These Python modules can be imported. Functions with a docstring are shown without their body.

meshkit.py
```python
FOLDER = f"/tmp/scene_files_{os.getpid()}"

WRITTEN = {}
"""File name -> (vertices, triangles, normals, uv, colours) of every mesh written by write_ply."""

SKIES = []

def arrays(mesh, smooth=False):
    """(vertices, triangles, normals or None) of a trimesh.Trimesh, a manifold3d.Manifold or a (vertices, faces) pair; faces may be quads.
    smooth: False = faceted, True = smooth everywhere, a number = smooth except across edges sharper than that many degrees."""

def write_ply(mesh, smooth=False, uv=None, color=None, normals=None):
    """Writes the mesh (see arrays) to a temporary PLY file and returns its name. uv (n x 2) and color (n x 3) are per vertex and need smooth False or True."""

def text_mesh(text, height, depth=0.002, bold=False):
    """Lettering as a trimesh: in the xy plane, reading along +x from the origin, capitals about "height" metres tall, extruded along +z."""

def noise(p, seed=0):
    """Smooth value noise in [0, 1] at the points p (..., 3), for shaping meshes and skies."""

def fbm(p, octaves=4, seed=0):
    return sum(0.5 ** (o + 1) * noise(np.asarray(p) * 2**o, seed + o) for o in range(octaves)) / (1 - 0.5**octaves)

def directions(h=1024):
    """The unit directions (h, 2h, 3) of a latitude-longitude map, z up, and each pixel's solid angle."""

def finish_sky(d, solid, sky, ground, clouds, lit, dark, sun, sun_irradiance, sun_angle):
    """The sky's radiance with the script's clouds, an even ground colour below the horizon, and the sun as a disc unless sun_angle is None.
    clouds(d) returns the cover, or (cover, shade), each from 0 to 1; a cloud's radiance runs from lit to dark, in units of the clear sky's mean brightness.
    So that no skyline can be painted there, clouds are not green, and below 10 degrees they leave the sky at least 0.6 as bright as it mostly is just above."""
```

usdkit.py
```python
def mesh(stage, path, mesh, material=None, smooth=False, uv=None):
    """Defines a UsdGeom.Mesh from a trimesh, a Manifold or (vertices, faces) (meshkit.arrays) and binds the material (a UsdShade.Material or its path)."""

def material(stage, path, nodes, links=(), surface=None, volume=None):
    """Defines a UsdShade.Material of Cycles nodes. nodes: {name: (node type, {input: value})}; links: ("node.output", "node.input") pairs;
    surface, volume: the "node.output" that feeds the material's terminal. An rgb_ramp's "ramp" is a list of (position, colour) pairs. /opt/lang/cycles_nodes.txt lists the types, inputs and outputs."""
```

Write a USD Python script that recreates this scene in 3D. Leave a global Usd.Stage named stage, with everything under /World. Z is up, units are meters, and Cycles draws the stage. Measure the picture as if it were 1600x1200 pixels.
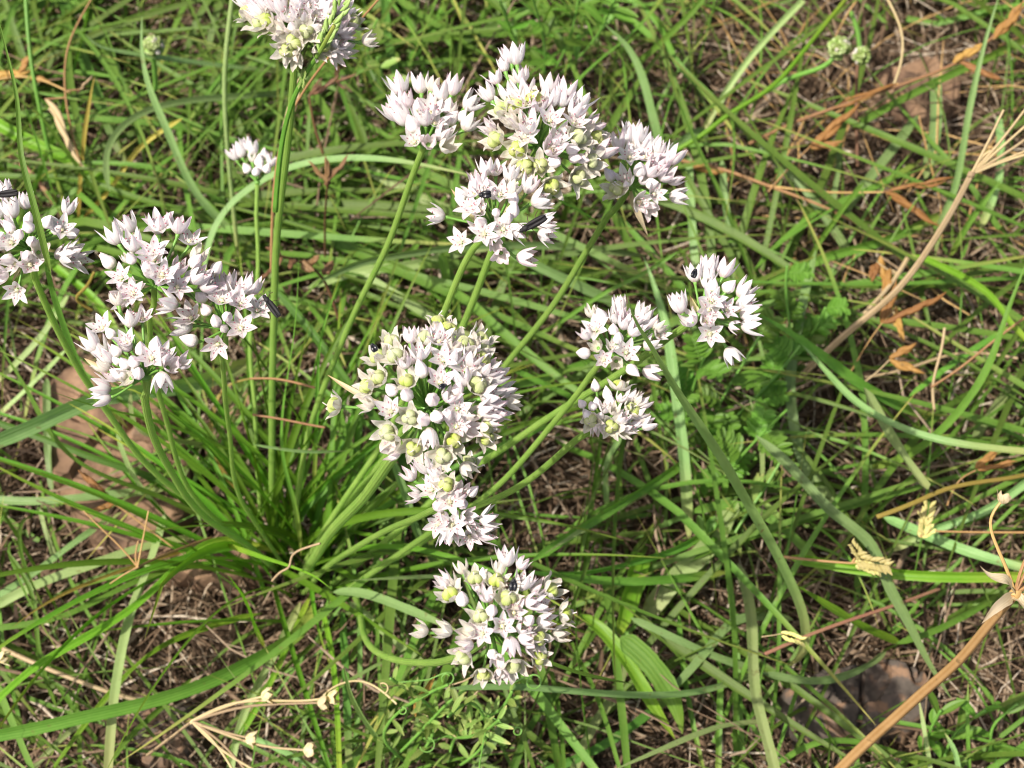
import math, numpy as np, trimesh, usdkit, meshkit
from pxr import Usd, UsdGeom, UsdLux, UsdShade, Sdf, Gf, Vt
from scipy.interpolate import CubicSpline

# ------------------------------------------------------------------ camera, sky, sun, exposure
stage = Usd.Stage.CreateInMemory()
UsdGeom.SetStageUpAxis(stage, 'Z'); UsdGeom.SetStageMetersPerUnit(stage, 1.0)
UsdGeom.Xform.Define(stage, '/World'); UsdGeom.Scope.Define(stage, '/World/Looks')
PITCH, CAMH, FPX = math.radians(58.0), 0.60, 2326.0
CAM = np.array([0.0, 0.0, CAMH])
FW = np.array([0.0, math.cos(PITCH), -math.sin(PITCH)]); UP = np.array([0.0, math.sin(PITCH), math.cos(PITCH)]); RT = np.array([1.0, 0, 0])
cam = UsdGeom.Camera.Define(stage, '/World/camera')
cam.AddTransformOp().Set(Gf.Matrix4d(*RT, 0, *UP, 0, *(-FW), 0, *CAM, 1))
cam.CreateHorizontalApertureAttr(36.0); cam.CreateFocalLengthAttr(36.0 * FPX / 1600.0)
cam.CreateFStopAttr(25.0); cam.CreateFocusDistanceAttr(0.41)
cam.CreateClippingRangeAttr(Gf.Vec2f(0.02, 1000)); cam.CreateExposureAttr(0.62)
S_AZ, S_EL = math.radians(-115), math.radians(57)       # azimuth of the sun measured from +y towards +x
SUN = np.array([math.cos(S_EL) * math.sin(S_AZ), math.cos(S_EL) * math.cos(S_AZ), math.sin(S_EL)])
usdkit.material(stage, '/World/Looks/sky_material', {
    's': ('sky_texture', {'sky_type': 'single_scattering', 'sun_disc': False, 'air_density': 0.45, 'aerosol_density': 4.0, 'ozone_density': 0.3, 'sun_elevation': S_EL, 'sun_rotation': S_AZ}),
    'b': ('background_shader', {'strength': 0.115})}, [('s.color', 'b.color')], surface='b.background')
dome = UsdLux.DomeLight.Define(stage, '/World/sky')
UsdShade.MaterialBindingAPI.Apply(dome.GetPrim()).Bind(UsdShade.Material.Get(stage, '/World/Looks/sky_material'))
dome.GetPrim().SetCustomDataByKey('kind', 'structure')
sun = UsdLux.DistantLight.Define(stage, '/World/sun')
sun.CreateNormalizeAttr(True); sun.CreateIntensityAttr(1.0); sun.CreateAngleAttr(0.5); sun.CreateColorAttr(Gf.Vec3f(1.0, 0.94, 0.83))
_z = SUN; _x = np.cross([0, 0, 1.0], _z); _x /= np.linalg.norm(_x); _y = np.cross(_z, _x)
sun.AddTransformOp().Set(Gf.Matrix4d(*_x, 0, *_y, 0, *_z, 0, 0, 0, 5, 1))

# ------------------------------------------------------------------ helpers
rng = np.random.default_rng(11)
def nrm(v): v = np.asarray(v, float); return v / (np.linalg.norm(v, axis=-1, keepdims=True) + 1e-12)
def ray(px, py): return FW + RT * (px - 800) / FPX + UP * (600 - py) / FPX
def at(px, py, z):
    d = ray(px, py); return CAM + d * (z - CAMH) / d[2]
def at_depth(px, py, depth): return CAM + ray(px, py) * depth
def depth_of(p): return float((np.asarray(p) - CAM) @ FW)
def mpp(p): return depth_of(p) / FPX                     # metres that one photo pixel spans at p
used = {}
def numbered(parent, name):
    k = (parent, name); n = used.get(k, 0); used[k] = n + 1
    return name if n == 0 else f'{name}_{n:03d}'
def path_of(name, parent=None):
    base = str(parent.GetPath()) if parent is not None else '/World'
    return base + '/' + numbered(base, name)
LABELS = {}
def tag(prim, label=None, cat=None, group=None, kind=None):
    for k, v in (('label', label), ('category', cat), ('group', group), ('kind', kind)):
        if v: prim.SetCustomDataByKey(k, v)
    return prim
def xf(name, parent=None, loc=(0, 0, 0)):
    x = UsdGeom.Xform.Define(stage, path_of(name, parent))
    x.AddTranslateOp().Set(Gf.Vec3d(*map(float, loc)))
    p = x.GetPrim(); ORIG[str(p.GetPath())] = np.asarray(loc, float) + (ORIG.get(str(parent.GetPath()), 0) if parent is not None else 0)
    return p
ORIG = {}
def obj(name, vf, mat, parent=None, uv=None, smooth=True, rnd=None):
    """ONE mesh; its vertices are given in the world and stored relative to its parent's base."""
    v, f = np.asarray(vf[0], float), np.asarray(vf[1], int)
    if parent is not None: v = v - ORIG.get(str(parent.GetPath()), 0)
    pth = path_of(name, parent)
    m = usdkit.mesh(stage, pth, (v, f), f'/World/Looks/{mat}', smooth=smooth, uv=uv)
    if rnd is not None: UsdGeom.PrimvarsAPI(m).CreatePrimvar('piece', Sdf.ValueTypeNames.FloatArray, 'vertex').Set(Vt.FloatArray.FromNumpy(np.asarray(rnd, np.float32)))
    ORIG[pth] = ORIG.get(str(parent.GetPath()), np.zeros(3)) if parent is not None else np.zeros(3)
    return m.GetPrim()
def join(parts):
    vs, fs, us, n = [], [], [], 0
    for p in parts:
        vs.append(p[0]); fs.append(np.asarray(p[1]) + n); n += len(p[0])
        us.append(p[2] if len(p) > 2 else np.zeros((len(p[0]), 2)))
    return np.vstack(vs), np.vstack(fs), np.vstack(us)
def grid_faces(n, m, wrap=False):
    """quads of an n by m grid (m across), as triangles"""
    i, j = np.meshgrid(np.arange(n - 1), np.arange(m if wrap else m - 1), indexing='ij')
    k = (j + 1) % m
    q = np.stack([i * m + j, i * m + k, (i + 1) * m + k, (i + 1) * m + j], -1).reshape(-1, 4)
    return np.vstack([q[:, [0, 1, 2]], q[:, [0, 2, 3]]])
def spline(pts, n):
    p = np.asarray(pts, float)
    if len(p) == 2: return p[0] + (p[1] - p[0]) * np.linspace(0, 1, n)[:, None]
    t = np.concatenate([[0], np.cumsum(np.linalg.norm(np.diff(p, axis=0), axis=1) ** 0.7)])
    return CubicSpline(t, p, bc_type='natural')(np.linspace(0, t[-1], n))
def frames(c, ref):
    t = nrm(np.gradient(c, axis=0)); s = nrm(np.cross(t, ref)); n = np.cross(s, t)
    return t, s, n
def tube(c, r, sides=7, caps=True):
    c = np.asarray(c, float); r = np.broadcast_to(r, (len(c),)).astype(float)
    if caps:
        c = np.vstack([c[:1], c, c[-1:]]); r = np.concatenate([[r[0] * .02], r, [r[-1] * .02]])
    t = np.gradient(c, axis=0); t[0], t[-1] = t[1], t[-2]
    t = nrm(t); ref = np.array([0.3, 0.1, 1.0]) if abs(nrm(t.mean(0))[2]) < .8 else np.array([1.0, .2, 0])
    a = nrm(np.cross(t, ref)); b = np.cross(t, a); ang = np.arange(sides) * 2 * np.pi / sides
    v = c[:, None] + r[:, None, None] * (np.cos(ang)[None, :, None] * a[:, None] + np.sin(ang)[None, :, None] * b[:, None])
    uv = np.stack(np.broadcast_arrays((np.arange(sides) / sides)[None, :], np.linspace(0, 1, len(c))[:, None]), -1).reshape(-1, 2)
    return v.reshape(-1, 3), grid_faces(len(c), sides, True)[:, ::-1], uv
def ribbon(c, w, up, fold=0.25, across=5, twist=0.0, t0=0.0, t1=0.3, wob=0.0, seed=0):
    """A blade: centre line c (n,3), full width w, face normal near up, tapering over the fraction t0 at its start and t1 at its end."""
    n = len(c); s_ = np.linspace(0, 1, n)
    t, s, nn = frames(c, np.broadcast_to(up, c.shape))
    tw = twist * (s_ - .5) + (wob * (meshkit.noise(np.stack([s_ * 4, s_ * 0 + seed, s_ * 0], -1), 3) - .5) if wob else 0)
    s2 = s * np.cos(tw)[:, None] + nn * np.sin(tw)[:, None]; n2 = -s * np.sin(tw)[:, None] + nn * np.cos(tw)[:, None]
    prof = np.ones(n)
    if t0 > 0: prof = np.minimum(prof, np.clip(s_ / t0, 0, 1) ** .7)
    if t1 > 0: prof = np.minimum(prof, np.clip((1 - s_) / t1, 0, 1) ** .7)
    nib = 1 + .10 * (meshkit.noise(np.stack([s_ * 23, s_ * 0 + seed * 1.7 + w_seed(c), s_ * 0], -1), 2) - .5) + .05 * (meshkit.noise(np.stack([s_ * 60, s_ * 0 + seed, s_ * 0], -1), 5) - .5)
    hw = np.broadcast_to(w, (n,)) * .5 * np.maximum(prof, .03) * nib
    u = np.linspace(-1, 1, across)
    v = c[:, None] + hw[:, None, None] * (u[None, :, None] * s2[:, None] + (fold * (np.abs(u) - .5))[None, :, None] * n2[:, None])
    uv = np.stack(np.broadcast_arrays((u * .5 + .5)[None, :], s_[:, None]), -1).reshape(-1, 2)
    return v.reshape(-1, 3), grid_faces(n, across), uv
def w_seed(c): return float(c[0, 0] * 977 % 50 + c[-1, 1] * 511 % 50)
def ellipsoid(c, ax, r, sub=2):
    """ax: 3 orthonormal rows, r: 3 radii"""
    m = ICO[sub]; return np.asarray(c) + (m[0] * np.asarray(r)) @ np.asarray(ax), m[1]
ICO = {k: (np.array(trimesh.creation.icosphere(k).vertices), np.array(trimesh.creation.icosphere(k).faces)) for k in (1, 2, 3)}
def basis(axis, spin=0.0):
    a = nrm(axis); x = nrm(np.cross(a, [0.31, 0.17, 0.93] if abs(a[2]) < .9 else [1.0, .2, .1])); y = np.cross(a, x)
    return x * math.cos(spin) + y * math.sin(spin), -x * math.sin(spin) + y * math.cos(spin), a

# ------------------------------------------------------------------ materials
def leafy(name, a, b, tip=None, rib=5.0, rough=.5, trans=.28, island=False, spots=0.0):
    """A blade material: two greens mixed by noise and by fine ribs across, a paler midrib, slight translucency; UV = (across, along)."""
    nodes = {'tc': ('texture_coordinate', {}), 'sx': ('separate_xyz', {}), 'geo': ('geometry', {}), 'oi': ('object_info', {}),
        'n': ('noise_texture', {'scale': 120.0, 'detail': 6.0, 'roughness': .65}), 'k': ('math', {'math_type': 'multiply', 'value2': rib * 6.283}), 'sn': ('math', {'math_type': 'sine'}),
        'kk': ('math', {'math_type': 'multiply_add', 'value2': .26, 'value3': .0}), 'ad': ('math', {'math_type': 'add', 'use_clamp': True}),
        'c1': ('mix_color', {'a': a, 'b': b}), 'rnd': ('map_range', {'from_min': 0., 'from_max': 1., 'to_min': .68, 'to_max': 1.3}),
        'hv': ('hsv', {'hue': .5, 'saturation': 1.0}), 'hr': ('map_range', {'from_min': 0., 'from_max': 1., 'to_min': .485, 'to_max': .515}),
        'bp': ('bump', {'strength': .2, 'distance': .0003}), 'p': ('principled_bsdf', {'roughness': rough, 'specular_ior_level': .35}),
        't': ('translucent_bsdf', {}), 'tm': ('mix_color', {'blend_type': 'multiply', 'fac': 1.0, 'b': (1.15, 1.2, .55)}), 'm': ('mix_closure', {'fac': trans}),
        'tr': ('map_range', {'from_min': .72, 'from_max': 1.0, 'to_min': 0., 'to_max': .8, 'clamp': True}), 'tn': ('math', {'math_type': 'multiply', 'use_clamp': True}), 'c2': ('mix_color', {'b': tip or b})}
    if island: nodes['at'] = ('attribute', {'attribute': 'piece'})
    r = 'at.fac' if island else 'oi.random'
    links = [('geo.position', 'n.vector'), ('tc.UV', 'sx.vector'), ('sx.x', 'k.value1'), ('k.value', 'sn.value1'), ('sn.value', 'kk.value1'), ('n.fac', 'ad.value1'), ('kk.value', 'ad.value2'),
        ('ad.value', 'c1.fac'), ('sx.y', 'tr.value'), ('tr.result', 'tn.value1'), (r, 'tn.value2'), ('tn.value', 'c2.fac'), ('c1.result', 'c2.a'), (r, 'rnd.value'), (r, 'hr.value'), ('hr.result', 'hv.hue'), ('rnd.result', 'hv.value'), ('c2.result', 'hv.color'),
        ('hv.color', 'p.base_color'), ('sn.value', 'bp.height'), ('bp.normal', 'p.normal'), ('hv.color', 'tm.a'), ('tm.result', 't.color'), ('p.BSDF', 'm.closure1'), ('t.BSDF', 'm.closure2')]
    if spots:
        nodes |= {'sp': ('noise_texture', {'scale': 260.0, 'detail': 2.0}), 'sr': ('map_range', {'from_min': .66, 'from_max': .74, 'to_min': 0., 'to_max': spots, 'clamp': True}), 'c3': ('mix_color', {'b': (.16, .1, .04)})}
        links = [l for l in links if l != ('c2.result', 'hv.color')] + [('geo.position', 'sp.vector'), ('sp.fac', 'sr.value'), ('sr.result', 'c3.fac'), ('c2.result', 'c3.a'), ('c3.result', 'hv.color')]
    usdkit.material(stage, f'/World/Looks/{name}', nodes, links, surface='m.closure')
leafy('glaucous_blade', (.16, .295, .08), (.27, .40, .155), (.4, .33, .12), spots=.5)
leafy('pale_blade', (.24, .345, .10), (.36, .45, .19), (.42, .34, .14), rib=9, spots=.5)
leafy('green_blade', (.09, .225, .022), (.17, .325, .05), (.4, .33, .08), spots=.35)
leafy('bright_blade', (.12, .29, .012), (.20, .38, .035), (.45, .38, .06), rib=2.5, spots=.3)
leafy('dark_blade', (.055, .135, .018), (.10, .2, .03), (.25, .22, .08))
leafy('yellow_blade', (.36, .30, .05), (.46, .36, .09), (.45, .22, .05))
leafy('sedge_blade', (.17, .27, .065), (.27, .37, .12), (.3, .22, .1), rib=7, spots=.8)
leafy('pink_stem', (.30, .11, .09), (.34, .2, .11), spots=.5)
leafy('undergrowth_grass', (.07, .165, .016), (.165, .27, .045), (.46, .34, .10), island=True, spots=.4)
leafy('onion_leaf', (.07, .185, .010), (.13, .27, .02), (.42, .36, .06), rib=5)
leafy('herb_leaf', (.09, .21, .02), (.15, .29, .04), rib=2)
leafy('faded_herb', (.17, .29, .05), (.28, .36, .10), (.45, .35, .15), rib=3)
leafy('straw', (.36, .26, .13), (.58, .45, .27), rough=.65, trans=.15, rib=5, spots=.6)
leafy('tan_stalk', (.27, .145, .05), (.44, .27, .12), rough=.6, trans=.0, rib=6, spots=.75)
leafy('orange_chaff', (.27, .125, .03), (.46, .26, .075), (.16, .08, .03), rough=.6, trans=.2, rib=5, spots=.8)
leafy('brown_chaff', (.13, .065, .03), (.23, .125, .06), rough=.6, trans=.1, rib=5)
leafy('papery_bract', (.62, .48, .28), (.72, .66, .48), (.5, .26, .1), rough=.5, trans=.35, rib=6)
leafy('yellow_spikelet', (.48, .42, .12), (.6, .54, .24), rough=.6, trans=.15, rib=4)
leafy('green_spikelet', (.2, .32, .06), (.34, .44, .14), (.5, .5, .3), rough=.5, trans=.2, rib=4)

def tepal_mat(name, base, mid, tip, ribcol, trans=.3, rough=.45, wr=.0):
    usdkit.material(stage, f'/World/Looks/{name}', {
        'tc': ('texture_coordinate', {}), 'sx': ('separate_xyz', {}), 'oi': ('object_info', {}), 'geo': ('geometry', {}),
        'r': ('rgb_ramp', {'ramp': [(0, base), (.3, mid), (.72, mid), (1, tip)]}),
        'q': ('math', {'math_type': 'subtract', 'value2': .5}), 'q2': ('math', {'math_type': 'absolute'}), 'q3': ('map_range', {'from_min': .0, 'from_max': .11, 'to_min': .6, 'to_max': 0., 'clamp': True}),
        'c': ('mix_color', {'b': ribcol}), 'n': ('noise_texture', {'scale': 500.0, 'detail': 2.0}), 'nr': ('map_range', {'from_min': .3, 'from_max': .7, 'to_min': .9, 'to_max': 1.04}),
        'hv': ('hsv', {'hue': .5, 'saturation': 1.0, 'value': 1.0}), 'sr': ('map_range', {'from_min': 0., 'from_max': 1., 'to_min': .7, 'to_max': 1.2}),
        'k': ('math', {'math_type': 'multiply', 'value2': 60.0}), 'sn': ('math', {'math_type': 'sine'}), 'bp': ('bump', {'strength': .25, 'distance': .0002}),
        'p': ('principled_bsdf', {'roughness': rough, 'specular_ior_level': .3}), 't': ('translucent_bsdf', {}), 'm': ('mix_closure', {'fac': trans})},
        [('tc.UV', 'sx.vector'), ('sx.y', 'r.fac'), ('sx.x', 'q.value1'), ('q.value', 'q2.value1'), ('q2.value', 'q3.value'), ('q3.result', 'c.fac'), ('r.color', 'c.a'),
         ('geo.position', 'n.vector'), ('n.fac', 'nr.value'), ('nr.result', 'hv.value'), ('oi.random', 'sr.value'), ('sr.result', 'hv.saturation'), ('c.result', 'hv.color'),
         ('sx.x', 'k.value1'), ('k.value', 'sn.value1'), ('sn.value', 'bp.height'), ('bp.normal', 'p.normal'),
         ('hv.color', 'p.base_color'), ('hv.color', 't.color'), ('p.BSDF', 'm.closure1'), ('t.BSDF', 'm.closure2')], surface='m.closure')
tepal_mat('white_tepal', (.68, .65, .50), (.88, .86, .85), (.86, .73, .80), (.78, .53, .62), trans=.42)
tepal_mat('pink_tepal', (.72, .69, .57), (.86, .80, .81), (.82, .61, .69), (.70, .45, .53), trans=.4)
tepal_mat('papery_tepal', (.68, .68, .48), (.82, .78, .70), (.83, .72, .68), (.66, .52, .44), trans=.42)
tepal_mat('bud_skin', (.68, .70, .48), (.87, .81, .80), (.82, .64, .69), (.78, .66, .69), trans=.12)
tepal_mat('capsule_green', (.36, .46, .12), (.45, .54, .17), (.60, .60, .32), (.27, .37, .08), trans=.15, rough=.6)

def plain(name, col, rough=.5, scale=200., var=.25, spec=.4, bump=0.0, ramp=None, detail=4.0):
    lo, hi = tuple(c * (1 - var) for c in col), tuple(min(1, c * (1 + var)) for c in col)
    usdkit.material(stage, f'/World/Looks/{name}', {'geo': ('geometry', {}), 'n': ('noise_texture', {'scale': scale, 'detail': detail}),
        'r': ('rgb_ramp', {'ramp': ramp or [(.3, lo), (.7, hi)]}), 'b': ('bump', {'strength': bump, 'distance': .004}), 'p': ('principled_bsdf', {'roughness': rough, 'specular_ior_level': spec})},
        [('geo.position', 'n.vector'), ('n.fac', 'r.fac'), ('r.color', 'p.base_color'), ('n.fac', 'b.height'), ('b.normal', 'p.normal')], surface='p.BSDF')
plain('anther', (.34, .13, .17), .6)
plain('ovary', (.66, .64, .40), .5)
plain('filament', (.80, .72, .74), .5)
plain('beetle_shell', (.012, .011, .012), .62, spec=.3, bump=.1)
plain('beetle_gloss', (.010, .010, .012), .12, spec=.8)
plain('beetle_leg', (.07, .03, .02), .4)
plain('soil', (.07, .05, .035), .9, scale=60, bump=.8, spec=.15, detail=8, ramp=[(.25, (.03, .02, .013)), (.5, (.085, .057, .037)), (.62, (.14, .097, .064)), (.8, (.07, .048, .033))])
plain('red_rock', (.3, .17, .1), .85, scale=55, bump=.7, spec=.2, detail=9, ramp=[(.30, (.05, .032, .022)), (.42, (.15, .092, .06)), (.5, (.21, .13, .08)), (.6, (.27, .17, .105)), (.8, (.15, .11, .08))])
plain('grey_rock', (.2, .16, .13), .85, scale=70, bump=.7, spec=.2, detail=9, ramp=[(.3, (.045, .036, .03)), (.46, (.085, .07, .058)), (.52, (.11, .085, .07)), (.58, (.22, .135, .085)), (.66, (.18, .12, .085)), (.8, (.08, .07, .065))])
usdkit.material(stage, '/World/Looks/litter', {'geo': ('geometry', {}), 'at': ('attribute', {'attribute': 'piece'}), 'r': ('rgb_ramp', {'ramp': [(0, (.035, .022, .014)), (.25, (.08, .05, .03)), (.5, (.145, .094, .058)), (.7, (.21, .145, .094)), (.88, (.31, .235, .165)), (1, (.52, .44, .35))]}),
    'n': ('noise_texture', {'scale': 400., 'detail': 3.}), 'a': ('math', {'math_type': 'multiply_add', 'value2': .35, 'value3': -.17}), 's': ('math', {'math_type': 'add', 'use_clamp': True}), 'p': ('principled_bsdf', {'roughness': .75, 'specular_ior_level': .2})},
    [('geo.position', 'n.vector'), ('n.fac', 'a.value1'), ('a.value', 's.value1'), ('at.fac', 's.value2'), ('s.value', 'r.fac'), ('r.color', 'p.base_color')], surface='p.BSDF')
usdkit.material(stage, '/World/Looks/stem_green', {'tc': ('texture_coordinate', {}), 'sx': ('separate_xyz', {}), 'geo': ('geometry', {}), 'oi': ('object_info', {}), 'n': ('noise_texture', {'scale': 70., 'detail': 8., 'roughness': .7}),
    'k': ('math', {'math_type': 'multiply', 'value2': 75.4}), 'sn': ('math', {'math_type': 'sine'}), 'b': ('bump', {'strength': .3, 'distance': .0003}), 'c': ('mix_color', {'a': (.08, .20, .02), 'b': (.27, .40, .09)}),
    'hv': ('hsv', {'hue': .5, 'saturation': 1.}), 'rv': ('map_range', {'to_min': .8, 'to_max': 1.2}), 'p': ('principled_bsdf', {'roughness': .42, 'specular_ior_level': .4, 'subsurface_weight': .15, 'subsurface_scale': .002, 'subsurface_radius': (.5, 1., .2)})},
    [('geo.position', 'n.vector'), ('tc.UV', 'sx.vector'), ('sx.x', 'k.value1'), ('k.value', 'sn.value1'), ('sn.value', 'b.height'), ('b.normal', 'p.normal'), ('n.fac', 'c.fac'), ('c.result', 'hv.color'), ('oi.random', 'rv.value'), ('rv.result', 'hv.value'), ('hv.color', 'p.base_color')], surface='p.BSDF')
usdkit.material(stage, '/World/Looks/pedicel_green', {'geo': ('geometry', {}), 'n': ('noise_texture', {'scale': 300.}), 'c': ('mix_color', {'a': (.10, .26, .03), 'b': (.18, .36, .07)}), 'p': ('principled_bsdf', {'roughness': .45})},
    [('geo.position', 'n.vector'), ('n.fac', 'c.fac'), ('c.result', 'p.base_color')], surface='p.BSDF')
# ------------------------------------------------------------------ the setting: soil, rocks, litter, undergrowth
def ground_z(x, y):
    p = np.stack([np.asarray(x, float) * 9, np.asarray(y, float) * 9, np.zeros_like(np.asarray(x, float))], -1)
    return (meshkit.fbm(p, 4, 5) - .5) * .022 - .004
def sheet(x0, x1, y0, y1, n, m):
    x, y = np.meshgrid(np.linspace(x0, x1, n), np.linspace(y0, y1, m), indexing='xy')
    return x, y
_c = np.concatenate([[-40, -20, -10, -5, -2.5, -1.5], np.linspace(-.9, .9, 121), [1.5, 2.5, 5, 10, 20, 40]])
gx, gy = np.meshgrid(_c, _c + .35, indexing='xy')
gzz = ground_z(gx, gy)
tag(obj('ground', (np.stack([gx, gy, gzz], -1).reshape(-1, 3), grid_faces(len(_c), len(_c))), 'soil'), 'dark brown soil under the grass and dead straw', 'ground', kind='structure')

def rock(name, outline, z, thick, mat, label, seed):
    """A flat broken stone: its outline given where it lies on the ground, with a rough top and bevelled, chipped sides."""
    from shapely.geometry import Polygon, Point
    P = np.array([at(px, py, z)[:2] for px, py in outline]); c = P.mean(0)
    pts = spline(np.vstack([P, P[:1]]), 130)[:-1]; rings = []
    prof = [(1.03, -thick), (1.02, -.35 * thick), (.97, -.06 * thick), (.90, 0), (.74, 0), (.56, 0), (.36, 0), (.16, 0), (.01, 0)]
    pr = np.array(prof); kk = np.concatenate([np.linspace(0, 2, 7)[:-1], np.linspace(2, 8, 34)]); prof = np.column_stack([np.interp(kk, np.arange(9), pr[:, 0]), np.interp(kk, np.arange(9), pr[:, 1])])
    for s, dz in prof:
        q = c + (pts - c) * s
        nz = meshkit.fbm(np.stack([q[:, 0] * 45, q[:, 1] * 45, q[:, 0] * 0 + seed], -1), 6, seed) - .5
        cr = np.abs(meshkit.fbm(np.stack([q[:, 0] * 30, q[:, 1] * 22, q[:, 0] * 0 + seed * 5.], -1), 3, seed + 3) - .5); nz = nz - .35 * np.exp(-(cr / .018) ** 2)
        step = np.round(meshkit.noise(np.stack([q[:, 0] * 14, q[:, 1] * 22, q[:, 0] * 0 + seed * 3.], -1), seed) * 3) / 3
        rings.append(np.column_stack([q + (meshkit.noise(np.column_stack([q * 90, q[:, :1] * 0]), seed)[:, None] - .5) * .006, z + dz + nz * .014 + (step - .5) * .016]))
    v = np.vstack(rings)
    o = obj(name, (v, grid_faces(len(prof), len(pts), True)), mat, smooth=28)
    tag(o, label, 'rock')
rock('rock', [(62, 622), (100, 575), (190, 560), (262, 610), (288, 690), (292, 770), (240, 838), (165, 842), (105, 792), (75, 700)], .022, .05, 'red_rock', 'large reddish brown sandstone rock under the left onion heads', 2)
rock('rock', [(215, 862), (290, 845), (385, 850), (420, 885), (330, 905), (240, 902)], .012, .03, 'red_rock', 'low reddish stone sliver at the foot of the onion clump, below the large rock', 4)
rock('rock', [(1370, 105), (1440, 85), (1500, 112), (1496, 160), (1430, 182), (1372, 160)], .010, .03, 'red_rock', 'reddish stone half hidden in grass at the top right', 6)
rock('rock', [(1225, 1075), (1330, 1035), (1440, 1050), (1455, 1105), (1370, 1150), (1240, 1140)], .012, .03, 'grey_rock', 'flat grey stone with rusty patches left of the thick brown stalk', 8)
rock('rock', [(190, 1110), (250, 1090), (300, 1120), (290, 1180), (215, 1190)], .008, .02, 'grey_rock', 'small dull grey stone beside the dry umbel at the lower left', 9)
rock('rock', [(352, 625), (395, 618), (402, 690), (362, 700)], .010, .02, 'red_rock', 'small reddish stone between the onion stems right of the large rock', 12)

def litter_mesh(n, box, seed, lo=.012, hi=.07, r=(.0004, .0013), zmax=.03):
    g = np.random.default_rng(seed); x0, x1, y0, y1 = box
    K, S = 4, 3
    L = g.uniform(lo, hi, n) * g.uniform(.5, 1, n); a = g.uniform(0, 2 * np.pi, n); el = g.normal(0, .12, n)
    c = np.column_stack([g.uniform(x0, x1, n), g.uniform(y0, y1, n)]); z = ground_z(c[:, 0], c[:, 1]) + g.uniform(.002, zmax, n) ** 1.0 * g.uniform(.1, 1, n)
    d = np.column_stack([np.cos(a) * np.cos(el), np.sin(a) * np.cos(el), np.sin(el)]); s = np.column_stack([-np.sin(a), np.cos(a), 0 * a])
    t = np.linspace(-.5, .5, K); bend = g.normal(0, .18, n)
    cc = np.column_stack([c, z])[:, None] + d[:, None] * (L[:, None] * t)[..., None] + s[:, None] * ((L * bend)[:, None] * (t ** 2))[..., None] + (g.normal(0, .03, (n, K)) * L[:, None])[..., None] * s[:, None]
    rad = g.uniform(*r, n)[:, None] * np.array([.6, 1, .9, .5]); fl = g.uniform(.25, 1, n)
    ang = np.arange(S) * 2 * np.pi / S + .4
    v = cc[:, :, None] + rad[..., None, None] * (np.cos(ang)[:, None] * s[:, None, None] + (np.sin(ang)[:, None] * fl[:, None, None, None]) * np.array([0, 0, 1.]))
    f0 = grid_faces(K, S, True)
    f = (f0[None] + (np.arange(n) * K * S)[:, None, None]).reshape(-1, 3)
    return v.reshape(-1, 3), f, np.repeat(g.random(n), K * S)
a, b = litter_mesh(30000, (-.42, .42, .08, .82), 3, .012, .065, r=(.00025, .0008), zmax=.022), litter_mesh(5000, (-.42, .42, .08, .82), 4, .004, .014, (.0005, .0018), .014)
tag(obj('dead_straw', a[:2], 'litter', rnd=a[2]), 'grey brown dead straw lying in a mat over the soil', 'straw', kind='stuff')
tag(obj('leaf_litter', b[:2], 'litter', rnd=b[2] * .8), 'small brown crumbs of dead leaves between the straw', 'leaf litter', kind='stuff')
oo = litter_mesh(6000, (-.85, .85, -.25, 1.3), 6, .03, .09, (.0007, .0018), .02)
tag(obj('outer_straw', oo[:2], 'litter', rnd=oo[2]), 'dead straw around the plot beyond the picture', 'straw', kind='stuff')

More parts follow.
